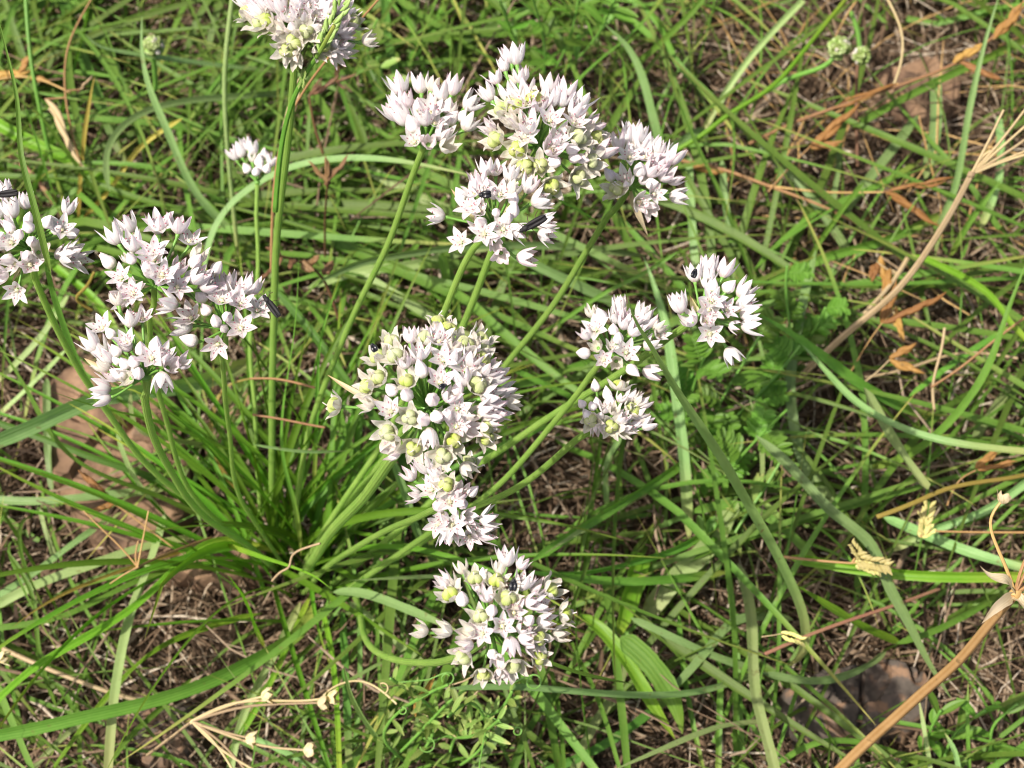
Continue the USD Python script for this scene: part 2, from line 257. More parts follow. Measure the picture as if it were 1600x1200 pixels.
def tall_straw(n, seed):
    v, f, r_ = litter_mesh(n, (-.38, .38, .10, .76), seed, .05, .15, (.0003, .0008), .05)
    v[:, 2] += .006; return v, f, .35 + .5 * r_
ts = tall_straw(650, 31); tag(obj('loose_straw', ts[:2], 'litter', rnd=ts[2]), 'long thin tan straws lying over the grass', 'straw', kind='stuff')
os_ = litter_mesh(95, (.10, .36, .40, .70), 41, .05, .16, (.0003, .0007), .05); os_[0][:, 2] += .012
tag(obj('ochre_stems', os_[:2], 'tan_stalk', uv=np.column_stack([os_[2], os_[2] * 0])), 'thin ochre dead stems lying through the upper right grass', 'dry stems', kind='stuff')
KEEP_OUT = [(at(175, 700, 0)[:2], .045), (at(455, 890, 0)[:2], .03), (at(1350, 1085, 0)[:2], .012), (at(1435, 135, 0)[:2], .02), (at(270, 980, 0)[:2], .035), (at(850, 760, 0)[:2], .018), (at(1020, 1170, 0)[:2], .02)]
def grass_mesh(n, box, seed, hmax=.12, wr=(.0012, .0042), lr=(.08, .24), dens=None):
    g = np.random.default_rng(seed); parts = []; x0, x1, y0, y1 = box; made = 0
    N, A = 14, 3; sarr = np.linspace(0, 1, N)
    while made < n:
        rx, ry = g.uniform(x0, x1), g.uniform(y0, y1)
        if dens is not None and g.random() > dens(rx, ry): continue
        lean = g.uniform(0, 2 * np.pi)
        for _ in range(g.integers(4, 11)):
            x, y = rx + g.normal(0, .010), ry + g.normal(0, .010)
            az = lean + g.normal(0, .9); L = g.uniform(*lr); w = g.uniform(*wr)
            e0 = np.radians(g.uniform(28, 78)); e1 = np.radians(g.uniform(-45, 15)); e = e0 + (e1 - e0) * sarr ** g.uniform(.6, 1.3)
            aa = az + g.normal(0, .35) * sarr
            st = L / (N - 1) * np.column_stack([np.cos(aa) * np.cos(e), np.sin(aa) * np.cos(e), np.sin(e)])
            c = np.array([x, y, ground_z(x, y)]) + np.cumsum(st, 0) - st[0]
            c[:, 2] = np.where(c[:, 2] > hmax * .7, hmax * .7 + (c[:, 2] - hmax * .7) * .3, c[:, 2]); c[:, 2] = np.maximum(c[:, 2], .006)
            if any(((c[:, :2] - q) ** 2).sum(1).min() < rr * rr for q, rr in KEEP_OUT): continue
            parts.append(ribbon(c, w, [0.0, 0.0, 1.0] + g.normal(0, .5, 3), fold=g.uniform(.1, .5), across=A, twist=g.normal(0, .8), t0=0, t1=.45)); made += 1
    j = join(parts); return j + (np.repeat(g.random(len(parts)), N * A),)
def dens(x, y):
    d = meshkit.noise(np.array([x * 14, y * 14, .3]), 9)
    return float(np.clip((d - .30) * 2.2 + (y - .45) * .5 - x * .8 * (y > .35) - 1.6 * max(0, x - .05) * (y > .42), .05, 1))
gr = grass_mesh(560, (-.36, .36, .12, .74), 21, hmax=.075, dens=dens)
tag(obj('grass', gr[:2], 'undergrowth_grass', uv=gr[2], rnd=gr[3]), 'mass of thin green grass growing through the dead straw', 'grass', kind='stuff')
KO2, KEEP_OUT = KEEP_OUT, [(q, r * .9) for q, r in KEEP_OUT]
def zone(x, y):
    d = float(meshkit.noise(np.array([x * 10, y * 10, 7.3]), 19)); a = .8 if x > .06 and .27 < y < .43 else .9 if x < .04 and y > .42 else .08
    return a * (d > .35)
gr = grass_mesh(300, (-.36, .36, .14, .76), 29, hmax=.045, wr=(.0020, .0046), lr=(.13, .30), dens=zone)
tag(obj('long_grass', gr[:2], 'undergrowth_grass', uv=gr[2], rnd=gr[3]), 'long overlapping green grass under the single blades', 'grass', kind='stuff')
KEEP_OUT = [(q, r * .6) for q, r in KO2]
gr = grass_mesh(1700, (-.38, .38, .11, .76), 23, hmax=.07, wr=(.0006, .0020), lr=(.06, .17), dens=lambda x, y: (.3 + .7 * dens(x, y)) * (.45 if x > .08 and y > .42 else 1))
tag(obj('short_grass', gr[:2], 'undergrowth_grass', uv=gr[2], rnd=gr[3]), 'short fine grass close to the soil', 'grass', kind='stuff')
# grass that goes on around the picture, as instanced tufts
ti = UsdGeom.PointInstancer.Define(stage, '/World/outer_grass'); tag(ti.GetPrim(), 'grass tufts of the meadow around the plot', 'grass', kind='stuff')
protos = []
for k in range(3):
    g_ = grass_mesh(22, (-.03, .03, -.03, .03), 60 + k)
    KO, KEEP_OUT = KEEP_OUT, []
    m_ = usdkit.mesh(stage, f'/World/outer_grass/tuft_{k+1:03d}', g_[:2], '/World/Looks/undergrowth_grass', smooth=True, uv=g_[2]); protos.append(m_.GetPath()); KEEP_OUT = KO
_g = np.random.default_rng(8); pos = []
while len(pos) < 520:
    x, y = _g.uniform(-1.3, 1.3), _g.uniform(-.6, 1.9)
    if abs(x) < .40 + .1 * y and .06 < y < .82: continue
    if math.hypot(x, y) < .22: continue
    pos.append((x, y, float(ground_z(x, y))))
ti.CreatePrototypesRel().SetTargets(protos); ti.CreatePositionsAttr(Vt.Vec3fArray([Gf.Vec3f(*p) for p in pos])); ti.CreateProtoIndicesAttr(Vt.IntArray([int(i) for i in _g.integers(0, 3, len(pos))]))
ti.CreateOrientationsAttr(Vt.QuathArray([Gf.Quath(float(math.cos(a / 2)), 0, 0, float(math.sin(a / 2))) for a in _g.uniform(0, 6.28, len(pos))]))
# ------------------------------------------------------------------ the flowering onions
rf = np.random.default_rng(77)
TOCAM = -FW
def tepals(base, axis, spin, L, W, phi, crinkle=0.0, cup=.42, n=6, seed=0):
    """Six tepals in two whorls: phi gives the angle from the axis along the tepal."""
    x, y, a = basis(axis, spin); K, A = 9, 5; out = []
    v = np.linspace(0, 1, K); u = np.linspace(-1, 1, A)
    hwp = ((v + .10) ** .6) * ((1 - v) ** .85); hwp = hwp / hwp.max()
    hwp[-1] = .03
    for i in range(n):
        th = i * 2 * np.pi / n + rf.normal(0, .05); rad = x * math.cos(th) + y * math.sin(th); tan = -x * math.sin(th) + y * math.cos(th)
        Li = L * rf.uniform(.93, 1.07) * (1.0 if i % 2 else .96); off = rf.normal(0, .10) + (.05 if i % 2 else -.05)
        p = np.array([phi(q) for q in v]) + off * v + (rf.normal(0, crinkle * 3) * v ** 2 if crinkle else 0)
        ds = Li / (K - 1); r = L * .03 + np.concatenate([[0], np.cumsum(np.sin(p[:-1]) * ds)]); z = np.concatenate([[0], np.cumsum(np.cos(p[:-1]) * ds)])
        hw = W * .5 * hwp * rf.uniform(.92, 1.08)
        inw = -np.cos(p)[:, None] * rad + np.sin(p)[:, None] * a
        P = base + z[:, None, None] * a + r[:, None, None] * rad + (hw[:, None] * u)[..., None] * tan + (cup * hw[:, None] * (u ** 2))[..., None] * inw[:, None]
        if crinkle:
            q = P.reshape(-1, 3) / L * 3.3 + seed + i * 7
            d = np.stack([meshkit.noise(q, 3), meshkit.noise(q, 4), meshkit.noise(q, 5)], -1) - .5
            P = P + (d * crinkle * L * 1.6).reshape(P.shape) * (v[:, None, None] ** .7)
        uv = np.stack(np.broadcast_arrays((u * .5 + .5)[None, :], v[:, None]), -1).reshape(-1, 2)
        out.append((P.reshape(-1, 3), grid_faces(K, A), uv))
    return out
def lobed(base, axis, spin, L, R, prof, lobes, amt, K=9, S=18, sharp=1.0):
    x, y, a = basis(axis, spin); v = np.linspace(0, 1, K); th = np.arange(S) * 2 * np.pi / S
    r = R * np.array([prof(q) for q in v])[:, None] * (1 + amt * np.abs(np.cos(th * lobes / 2)) ** sharp - amt * .6)[None]
    P = base + (v * L)[:, None, None] * a + r[..., None] * (np.cos(th)[None, :, None] * x + np.sin(th)[None, :, None] * y)
    uv = np.stack(np.broadcast_arrays((th / (2 * np.pi) * lobes % 1)[None, :], v[:, None]), -1).reshape(-1, 2)
    return P.reshape(-1, 3), grid_faces(K, S, True), uv
def pedicel(c, base, axis, r, hax):
    d = base - c; L = np.linalg.norm(d); m = c + d * .5 + hax * L * rf.uniform(-.02, .12); t = np.linspace(0, 1, 9)[:, None]
    e = base - axis * L * .12
    pts = (1 - t) ** 3 * c + 3 * (1 - t) ** 2 * t * (c * .3 + m * .7) + 3 * (1 - t) * t ** 2 * e + t ** 3 * (base + axis * r * .6)
    return tube(pts, r * np.array([.85, .85, .85, .85, .85, .88, .95, 1.15, 1.7]), 6)
def onion(label, centre, depth, stem, stemw, florets, s=36., R=None, bracts=(), group=None, dk=.62, zpow=.85, spread=1.0):
    """One flowering onion. centre: where the umbel's pedicels meet, in photo pixels, at the given depth from the camera; stem: its course down to the ground;
    florets: (x, y, kind[, dx, dy]) in photo pixels, each set on the dome of the umbel by its own ray."""
    C = at_depth(*centre, depth); px = depth / FPX; zc = C[2]; s = s * .90
    pts = np.array(list(stem) + [centre], float); seg = np.concatenate([[0], np.cumsum(np.linalg.norm(np.diff(pts, axis=0), axis=1))]); seg /= seg[-1]
    w3 = np.array([at(x, y, max(.004, zc * q ** zpow)) for (x, y), q in zip(pts, seg)]); w3[-1] = C
    base = w3[0].copy(); t = xf('flowering_onion', None, base); tag(t, label, 'onion flower', group)
    sp = spline(w3, 40); k_ = np.linspace(0, 5, 40); sp[1:-3] += (np.stack([meshkit.noise(np.stack([k_, k_ * 0 + depth * 90 + i, k_ * 0], -1), 6 + i) for i in range(3)], -1)[1:-3] - .5) * .0028; wid = np.array([mpp(p) for p in sp]) * stemw * .5
    wid = stemw * .5 * px * np.linspace(1.12, .92, 40)
    hax = nrm(sp[-1] - sp[-4])
    obj('stem', (sv := tube(sp, wid, 12))[:2], 'stem_green', t, uv=sv[2])
    obj('receptacle', ellipsoid(C, basis(hax), np.array([1.15, 1.15, 1.0]) * stemw * .55 * px), 'pedicel_green', t)
    if R is None: R = float(np.percentile([math.hypot(f[0] - centre[0], f[1] - centre[1]) for f in florets], 88))
    for tx, ty, w in bracts:
        tipd = depth + rf.uniform(-.004, .006); A_, B_ = C - hax * .001, at_depth(tx, ty, tipd)
        mid = (A_ + B_) / 2 + (TOCAM * .2 + UP * -.3) * np.linalg.norm(B_ - A_) * .3
        r_ = ribbon(spline([A_, mid, B_], 14), w * px, TOCAM + rf.normal(0, .3, 3), fold=.5, t0=.25, t1=.75, wob=1.2, seed=tx)
        obj('bract', r_[:2], 'papery_bract', t, uv=r_[2])
    fl = list(florets); n0 = len(fl)
    for _ in range(int(.34 * n0)):            # smaller, younger and older florets between the larger ones
        a, b = fl[rf.integers(n0)], fl[rf.integers(n0)]
        if math.hypot(a[0] - b[0], a[1] - b[1]) < 75: fl.append((a[0] * .5 + b[0] * .5 + rf.normal(0, 4), a[1] * .5 + b[1] * .5 + rf.normal(0, 4), 'xyz'[rf.integers(3)]))
    for f in fl:
        x, y, k = f[:3]; inner = k in 'xyz'; k = {'x': 'b', 'y': 'w', 'z': 'h'}.get(k, k); dx, dy = x - centre[0], y - centre[1]; rr = math.hypot(dx, dy)
        dz = dk * math.sqrt(max(R * R - rr * rr, 0)) - .12 * R * (dy / R) * 0
        Fc = at_depth(x, y, depth - (dz * (.72 if inner else 1) + rf.normal(0, 3)) * px)
        radial = nrm(Fc - C); ovr = len(f) > 3
        if ovr: d2 = nrm(RT * f[3] - UP * f[4]); 
        j = rf.normal(0, .10, 3)
        if k == 'o': ax = nrm(radial * .55 + TOCAM * .75 + UP * .42 + j) if not ovr else nrm(d2 * .5 + TOCAM + j * .5)
        elif k == 'h': ax = nrm(radial * 1.0 + UP * .62 + TOCAM * .12 + j) if not ovr else nrm(d2 + TOCAM * .2 + j * .5)
        elif k in 'bp': ax = nrm(radial + UP * .30 + TOCAM * .15 + j * 2)
        elif k == 'f': ax = nrm(radial + TOCAM * .35 + UP * .2 + j * 2)
        else: ax = nrm(radial + UP * .35 + TOCAM * .1 + j * 2) if not ovr else nrm(d2 + TOCAM * .2 + j)
        spin = rf.uniform(0, 6.28); sc = s * px * rf.uniform(.88, 1.12) * (.82 if inner else 1); pr = 2.5 * px * s / 36
        if k in 'bp':
            small = .8 if k == 'p' else 1.0
            L, Rb = sc * .74 * small * rf.uniform(.9, 1.15), sc * .275 * small
            b0 = Fc - ax * L * .5; q = xf('flower_bud', t, b0)
            g_ = lobed(b0, ax, spin, L, Rb, lambda v: max(.02, math.sin(math.pi * min(1, (v * .96 + .04)) ** .70) ** .78 * (1.08 - .25 * v) if v < .995 else .03), 6, .10, K=12, S=24, sharp=.7)
            obj('bud', g_[:2], 'bud_skin', q, uv=g_[2])
            p_ = pedicel(C, b0, ax, pr, hax); obj('pedicel', p_[:2], 'pedicel_green', q); continue
        if k == 'f':
            Rc = sc * .31; b0 = Fc - ax * Rc; q = xf('seed_capsule', t, b0)
            g_ = lobed(b0, ax, spin, Rc * 1.75, Rc, lambda v: max(.02, (1 - (2 * v - 1) ** 2) ** .5 * (1 if v < .9 else .9)) if 0 < v < 1 else .05, 3, .5, K=12, S=30, sharp=.62)
            dimple = nrm(ax); v_ = g_[0]; obj('capsule', g_[:2], 'capsule_green', q, uv=g_[2])
            L = sc * rf.uniform(.88, 1.1); phi = lambda v: math.radians(88 - 110 * v + (95 * max(0, v - .62) / .38 if v > .62 else 0)) * 1.0
            for T in tepals(b0 - ax * Rc * .1, ax, spin, L, L * .48, phi, crinkle=.10, cup=.3, seed=rf.uniform(0, 99)): obj('withered_tepal', T[:2], 'papery_tepal', q, uv=T[2])
            st = tube(np.array([b0 + ax * Rc * 1.6, b0 + ax * Rc * 2.0 + rf.normal(0, Rc * .1, 3), b0 + ax * Rc * 2.5 + rf.normal(0, Rc * .15, 3)]), Rc * .07, 5); obj('style', st[:2], 'filament', q)
        else:
            if k == 'o': L, W, cr = sc * .86, sc * .40, rf.uniform(.015, .04); p0, p1 = math.radians(70), math.radians(rf.uniform(18, 56)); phi = lambda v: p1 + (p0 - p1) * (1 - v) ** 2.2 + .25 * v ** 3
            elif k == 'h': L, W, cr = sc * 1.14, sc * .42, rf.uniform(.015, .045); p0, p1 = math.radians(62), math.radians(rf.uniform(-7, 20)); phi = lambda v: p1 + (p0 - p1) * (1 - v) ** 2.4
            else: L, W, cr = sc * .95, sc * .36, .075; p0, p1 = math.radians(66), math.radians(rf.uniform(-14, -2)); phi = lambda v: p1 + (p0 - p1) * (1 - v) ** 1.6 + (1.5 * (v - .7) if v > .7 else 0)
            b0 = Fc - ax * L * (.25 if k == 'o' else .42); q = xf('flower', t, b0)
            mat = 'white_tepal' if k in 'oh' and rf.random() < .8 else ('papery_tepal' if k == 'w' and rf.random() < .5 else 'pink_tepal')
            for T in tepals(b0, ax, spin, L, W, phi, crinkle=cr, seed=rf.uniform(0, 99)): obj('tepal', T[:2], mat, q, uv=T[2])
            if k in 'oh':
                X, Y, Z = basis(ax, spin); an, fi = [], []
                for i in range(6):
                    th = i * math.pi / 3 + rf.normal(0, .08); rad = X * math.cos(th) + Y * math.sin(th)
                    h = L * (.50 if i % 2 else .62) * rf.uniform(.9, 1.1); ro = L * (.30 if k == 'o' else .17)
                    tip = b0 + Z * h * (.8 if k == 'o' else 1.0) + rad * ro * 1.05
                    fi.append(tube(np.array([b0 + Z * L * .06, b0 + Z * h * .45 + rad * ro * .9, tip]), sc * .012, 4))
                    an.append(ellipsoid(tip, basis(rad + Z * .6), np.array([.8, .8, 1.4]) * sc * .034, 1))
                a_, f_ = join(an), join(fi); obj('anthers', a_[:2], 'anther', q); obj('filaments', f_[:2], 'filament', q)
                g_ = lobed(b0 + ax * L * .04, ax, spin, L * .24, L * .11, lambda v: max(.03, math.sin(math.pi * (v * .9 + .08)) ** .6), 3, .25, K=7, S=15); obj('ovary', g_[:2], 'ovary', q)
        p_ = pedicel(C, b0, ax, pr, hax); obj('pedicel', p_[:2], 'pedicel_green', q)
    return C
def zz(ox, oy, k, text):
    """florets read off an enlargement of the photograph with origin (ox, oy) and scale k"""
    out = []
    for item in text.split(';'):
        a = item.split()
        if a: out.append((ox + float(a[0]) / k, oy + float(a[1]) / k, a[2]) + tuple(float(q) for q in a[3:]))
    return out
G = 'onion flower heads in the meadow'
HEADS = {}
HEADS['main'] = onion('large central onion head with many green seed capsules, nearest the camera', (668, 638), .385,
    [(462, 915), (485, 878), (510, 845), (560, 785), (605, 725)], 22,
    zz(540, 480, 5.333, '255 400 f;375 270 f;400 390 f;545 230 w 0 -1;670 240 f;775 110 f;860 170 f;780 270 o;620 370 h;490 450 w;625 505 b;820 430 o;890 410 h;900 310 w;1000 290 f;1140 250 f;1150 330 f;1010 510 o;970 580 h -.3 -1;1060 420 h;1150 430 f;1180 510 h;1260 570 h 1 -.6;505 605 f;375 680 b;505 720 b;790 615 o;940 670 b;1110 640 f;725 765 b;870 730 w;1220 740 h 1 -.2;1350 700 h 1 -.3;1400 790 w 1 0;160 660 f;265 580 f;180 800 w;370 860 o;530 920 f;340 1050 f;645 935 b;770 915 b;700 1090 h 0 1;860 890 b;940 840 o;1060 880 w;1170 850 h 1 -.3;1220 930 h 1 0;930 990 o;1050 1010 w;910 1115 f;1190 1000 f;1180 1090 f;1290 850 h 1 -.2;395 1120 w;560 1180 f') + [(520, 633, 'f'), (692, 713, 'f'), (730, 733, 'w'), (613, 707, 'w')],
    s=40, R=128, bracts=[(512, 586, 20)])
HEADS['low'] = onion('lowest onion head with green capsules on a stem that loops along the ground', (768, 984), .365,
    [(505, 905), (545, 925), (565, 985), (600, 1022), (650, 1033), (705, 1028), (745, 1010)], 15,
    zz(680, 840, 5, '205 230 w;310 310 f;60 340 w;110 430 f;210 470 b;120 340 w;480 330 f;560 150 h 0 -1;510 230 w;680 200 w;690 340 h;570 470 f;400 450 w;445 560 b;350 610 f;620 580 o;530 690 o;365 750 o;250 740 w;235 840 w;205 940 f;740 640 b;690 700 h;760 500 h 1 -.3;800 390 w;920 400 f;830 520 h 1 -.2;860 650 h 1 -.3;1030 600 f;980 750 w 1 -.3;710 790 h 1 0;820 790 f;590 850 h 0 1;760 860 w;490 960 w;820 940 f;620 1020 f;375 1080 f;520 1070 w;70 720 w') + [(657, 985, 'w')],
    s=37, R=98, zpow=1.2)
HEADS['middle_top'] = onion('onion head with a long black beetle, below the large top head', (771, 357), .44,
    [(470, 895), (490, 860), (540, 780), (600, 690), (650, 590), (693, 490), (733, 400)], 12,
    zz(660, 230, 6.317, '630 200 h;720 240 o;550 320 h;370 460 b;500 450 o;600 440 o;770 450 o;900 400 w;905 500 b;900 610 b;730 635 p;870 260 h;1060 370 h;140 670 h -1 -.2;460 590 o;555 620 o;570 740 b;610 850 o;800 800 o;840 690 b;960 830 h 1 .3;1170 520 h 1 -.3;1220 740 h 1 -.2;1220 870 h 1 .4;370 930 o;725 960 w;780 1070 w;1030 1090 h 1 0'),
    s=37, R=88, bracts=[(705, 295, 16), (800, 268, 22)])
HEADS['top'] = onion('largest of the top onion heads, white and green, amid the other top heads', (840, 230), .455,
    [(478, 890), (505, 850), (560, 775), (620, 690), (670, 600), (717, 510), (767, 407), (805, 310)], 13,
    zz(800, 0, 3, '-12 255 h;15 255 h;40 350 w;-20 435 h;100 450 f;10 490 f;175 400 h;130 480 h;190 460 h;240 460 h;330 470 h;300 510 h;180 560 o;300 570 o;60 480 o;60 640 o;10 570 w;75 580 h;220 640 h;320 640 f;390 580 w;400 640 f;290 700 b;300 740 b;190 690 h;205 760 b;380 750 f;435 700 h;20 700 f;60 780 f;130 775 f;320 835 f;190 880 f;20 370 w;60 420 h;260 420 h;-115 435 h;-80 360 w;-60 510 f;-10 480 f;-110 600 w;-85 650 f;-10 560 w'),
    s=39, R=92)
HEADS['top_right'] = onion('compact white onion head at the right of the top group, on a bare slanting stem', (987, 290), .475,
    [(500, 900), (540, 845), (640, 740), (740, 635), (800, 560), (867, 477), (913, 403), (950, 345)], 11,
    zz(800, 0, 3, '540 640 h;600 680 h;500 660 h;550 730 o;620 730 o;640 680 h;600 790 b;660 790 h;690 690 h;730 740 h;760 730 h;760 830 w;720 820 w;660 860 b;670 910 o;780 920 h 1 0;610 950 h;530 840 h;490 880 f;455 815 b;650 980 w;690 770 h;560 610 h;590 630 h'),
    s=37, R=60, bracts=[(1012, 368, 14)])
HEADS['top_left_mid'] = onion('white onion head left of the large top head, its tips all upright', (663, 227), .47,
    [(450, 880), (460, 810), (478, 700), (510, 600), (567, 467), (597, 397), (625, 325)], 11,
    zz(400, 0, 3, '670 395 h;770 395 h;830 395 w;925 400 h;665 480 h;650 520 h;680 540 h;760 490 b;840 490 o;900 495 b;920 550 b;1010 480 h 1 -.8;1000 575 h;840 570 o;880 620 h;740 660 o;900 680 w;810 665 w;730 575 b;790 540 h;700 470 h;820 520 o'),
    s=41, R=62)
HEADS['cut'] = onion('onion head cut by the top edge, with a green grass spike leaning on it', (465, 48), .47,
    [(430, 880), (424, 760), (428, 600), (432, 450), (440, 300), (455, 150)], 13,
    zz(400, 0, 3, '40 10 h;110 20 h;40 100 f;100 130 w;170 125 b;210 65 h;285 70 o;235 145 f;170 200 f;140 240 f;180 275 w;340 40 h;330 10 h;440 80 w;430 150 w;460 90 f;430 230 w;530 185 w;380 270 w;320 200 f;300 240 w;0 50 h;10 100 f;410 40 h;-50 50 f;0 15 h;90 15 h;360 15 h;200 -10 h;260 -20 h;-60 0 h;150 60 h;250 20 o;400 120 w;130 180 w;300 120 h'),
    s=38, R=80)
HEADS['left_up'] = onion('upper of the three joined onion heads at the left', (241, 447), .41,
    [(420, 890), (355, 830), (300, 765), (262, 680), (243, 560)], 10,
    zz(120, 320, 8, '460 370 h;640 230 h -.5 -1;690 460 h;370 690 b;670 660 p;870 760 p;1030 250 o;960 560 o;1060 900 o;540 900 o;690 1090 o') + [(247, 350, 'h'), (280, 350, 'h'), (297, 375, 'o'), (310, 398, 'w'), (167, 407, 'b'), (253, 427, 'o'), (278, 447, 'o'), (310, 430, 'h'), (327, 443, 'h'), (340, 417, 'b'), (307, 407, 'b'), (207, 457, 'o'), (262, 473, 'h', -1, -.3), (187, 467, 'w'), (240, 403, 'o'), (230, 415, 'p')],
    s=40, R=88, bracts=[(152, 398, 16)])
HEADS['left_low'] = onion('lowest of the three joined onion heads at the left, over the reddish rock', (228, 588), .40,
    [(440, 893), (372, 842), (310, 790), (268, 727), (240, 653)], 14,
    zz(0, 400, 3, '475 330 o;550 200 w;610 290 h;665 290 o;425 405 h;470 440 h;540 440 b;590 400 o;660 430 b;730 410 b;710 475 o;770 460 h;800 510 w;860 500 w;625 490 b;580 500 b;480 510 w;650 545 b;595 570 w;550 550 b;470 615 h -1 -.1;480 670 h -1 .2;760 590 h .2 1;500 470 h'),
    s=38, R=80, bracts=[(132, 560, 26)])
HEADS['left_right'] = onion('right one of the three joined onion heads at the left, with a black beetle', (352, 515), .415,
    [(448, 890), (400, 820), (366, 740), (357, 650)], 9,
    zz(270, 420, 7.5, '230 80 h 1 -.7;330 60 b;450 150 w;60 200 w;330 290 b;380 470 b;500 600 b;640 560 b;640 150 h;780 230 h;930 200 h;570 350 o;800 400 o;1000 470 o;800 680 o;520 900 o 0 1;200 560 o;100 680 h -1 .1;180 830 b'),
    s=38, R=74)
HEADS['leftmost'] = onion('onion head cut by the left edge of the picture, behind a hairy grass blade', (42, 388), .43,
    [(425, 893), (345, 818), (263, 757), (213, 707), (177, 650), (140, 596), (97, 523), (60, 440)], 12,
    [(7, 297, 'h'), (17, 325, 'h'), (40, 313, 'h'), (107, 323, 'h'), (97, 357, 'o'), (115, 363, 'b'), (117, 393, 'h'), (17, 377, 'o'), (13, 353, 'b'), (43, 353, 'b'), (30, 365, 'p'), (50, 377, 'b'), (43, 400, 'b'), (63, 390, 'w'), (47, 413, 'o'), (10, 405, 'b'), (25, 455, 'o', 0, 1), (107, 402, 'h', 1, .2), (127, 408, 'h', 1, .3), (-5, 330, 'h'), (-10, 370, 'o'), (-15, 410, 'h', -1, 0), (0, 430, 'w'), (-20, 350, 'h', -1, -.4), (75, 345, 'b')],
    s=38, R=72, bracts=[(20, 440, 18)])
HEADS['mid_right_up'] = onion('loose pale pink onion head behind the tip of the curved hairy leaf', (952, 545), .445,
    [(515, 925), (580, 890), (660, 850), (730, 800), (800, 740), (860, 667), (905, 612)], 11,
    zz(800, 400, 3, '370 260 w;415 275 b;500 230 h 0 -1;390 340 o;345 365 w;330 455 b;430 485 o;490 500 w;475 340 b;530 310 h;500 380 b;540 450 o;570 540 b;655 545 h 1 .1;580 340 h;610 260 h;620 290 h;640 310 h;690 370 o;690 330 w;650 410 h;560 300 h'),
    s=34, R=66)
HEADS['mid_right_low'] = onion('small onion head with faded florets just below the loose pink head', (943, 658), .435,
    [(490, 965), (530, 930), (600, 880), (677, 827), (740, 795), (800, 765), (870, 712)], 12,
    zz(800, 400, 3, '390 605 b;445 640 b;325 690 p;375 700 p;350 740 p;370 775 f;395 815 w 0 1;480 720 w;505 600 f;560 660 h;600 680 w;580 720 f;520 760 h;465 800 f;550 800 h;600 770 w;640 790 h;620 690 w;530 820 w;560 710 f;590 740 h'),
    s=32, R=52)
HEADS['right'] = onion('rightmost onion head, sparse and pure white on a thick bent stem', (1094, 493), .44,
    [(500, 930), (560, 880), (640, 815), (730, 740), (800, 693), (867, 647), (967, 583), (1040, 532)], 13,
    zz(1040, 380, 6, '270 280 h;390 200 h;420 200 h;560 230 h;120 560 h -.4 -1;220 710 w;450 390 b;600 400 b;440 530 o;410 620 o;390 720 h;580 620 o;740 430 h;770 540 h 1 -.5;790 660 h 1 -.2;800 770 h 1 -.1;420 850 o;620 1050 h .6 1'),
    s=37, R=62, bracts=[(1078, 462, 16), (1140, 535, 12)])
HEADS['below'] = onion('narrow onion head tucked right under the large central one', (712, 778), .415,
    [(470, 925), (520, 880), (600, 832), (660, 805)], 12,
    zz(400, 400, 3, '720 1020 w -.6 -1;790 980 h;870 990 o;890 1070 f;740 1120 w;820 1090 o;960 1110 h;1020 1100 b;910 1150 o;850 1170 b;970 1160 b;990 990 w;1000 960 f;840 1010 h') + zz(400, 800, 3, '850 60 o;920 60 o;990 20 w;1000 120 o 0 1;1090 30 h 1 -.3;1080 100 h 1 0;1020 60 h;900 120 h 0 1'),
    s=36, R=66)
HEADS['small'] = onion('small half-open onion head low behind the tall stem of the cut head', (402, 285), .58,
    [(412, 872), (398, 720), (395, 590), (398, 440)], 7,
    [(375, 235, 'h'), (395, 232, 'h'), (412, 240, 'b'), (385, 262, 'b'), (400, 267, 'b'), (418, 262, 'b'), (366, 240, 'h'), (385, 225, 'h'), (425, 250, 'h'), (405, 250, 'b')],
    s=27, R=36)
# ------------------------------------------------------------------ single grass blades that the picture shows one by one
LAND = [(690, 610, 'the central onion head'), (800, 970, 'the lowest onion head'), (850, 180, 'the large top head'), (470, 40, 'the cut top head'), (663, 170, 'the upright-tipped head'),
    (1000, 265, 'the compact top-right head'), (780, 320, 'the beetle onion head'), (240, 400, 'the joined left heads'), (210, 560, 'the lowest left head'), (40, 370, 'the left-edge head'), (1120, 470, 'the rightmost onion head'),
    (970, 540, 'the loose pink head'), (950, 650, 'the small faded head'), (705, 780, 'the narrow onion head'), (395, 250, 'the small low head'), (170, 690, 'the reddish rock'), (450, 890, 'the onion clump'),
    (1585, 930, 'the thick stalk'), (1340, 1090, 'the grey stone'), (1435, 135, 'the top right stone'), (400, 1120, 'the dry star umbel'), (690, 1110, 'the tangled vetch'), (1150, 600, 'the leafy vetch'), (1525, 270, 'the straw umbel'),
    (1365, 870, 'the yellow spikelet'), (1400, 480, 'the orange chaff'), (1330, 80, 'the round green buds'), (890, 60, 'the leafy herb'), (1255, 1000, 'the hairy bend'), (1010, 1000, 'the broad leaves'), (300, 1000, 'the straw patch'),
    (1567, 778, 'the dry seed head'), (510, 260, 'the three-pronged chaff'), (30, 40, 'the top left corner'), (1570, 30, 'the top right corner'), (40, 1170, 'the bottom left corner'), (1570, 1170, 'the bottom right corner'),
    (1100, 20, 'the right top edge'), (250, 20, 'the left top edge'), (20, 800, 'the mid left edge'), (1580, 600, 'the mid right edge'), (800, 1180, 'the middle bottom edge'), (1100, 1170, 'the right bottom edge'), (20, 200, 'the upper left edge'), (1580, 1000, 'the lower right edge'), (640, 1000, 'the looping stem'), (1300, 720, 'the crossing blades')]
def near(p, n=1):
    d = sorted((math.hypot(p[0] - a, p[1] - b), t) for a, b, t in LAND); return [t for _, t in d[:n]]
COLN = dict(g='bluish green', p='pale green', n='green', b='bright green', d='dark green', y='yellowed', s='hairy dull green', k='pink', t='tan dry')
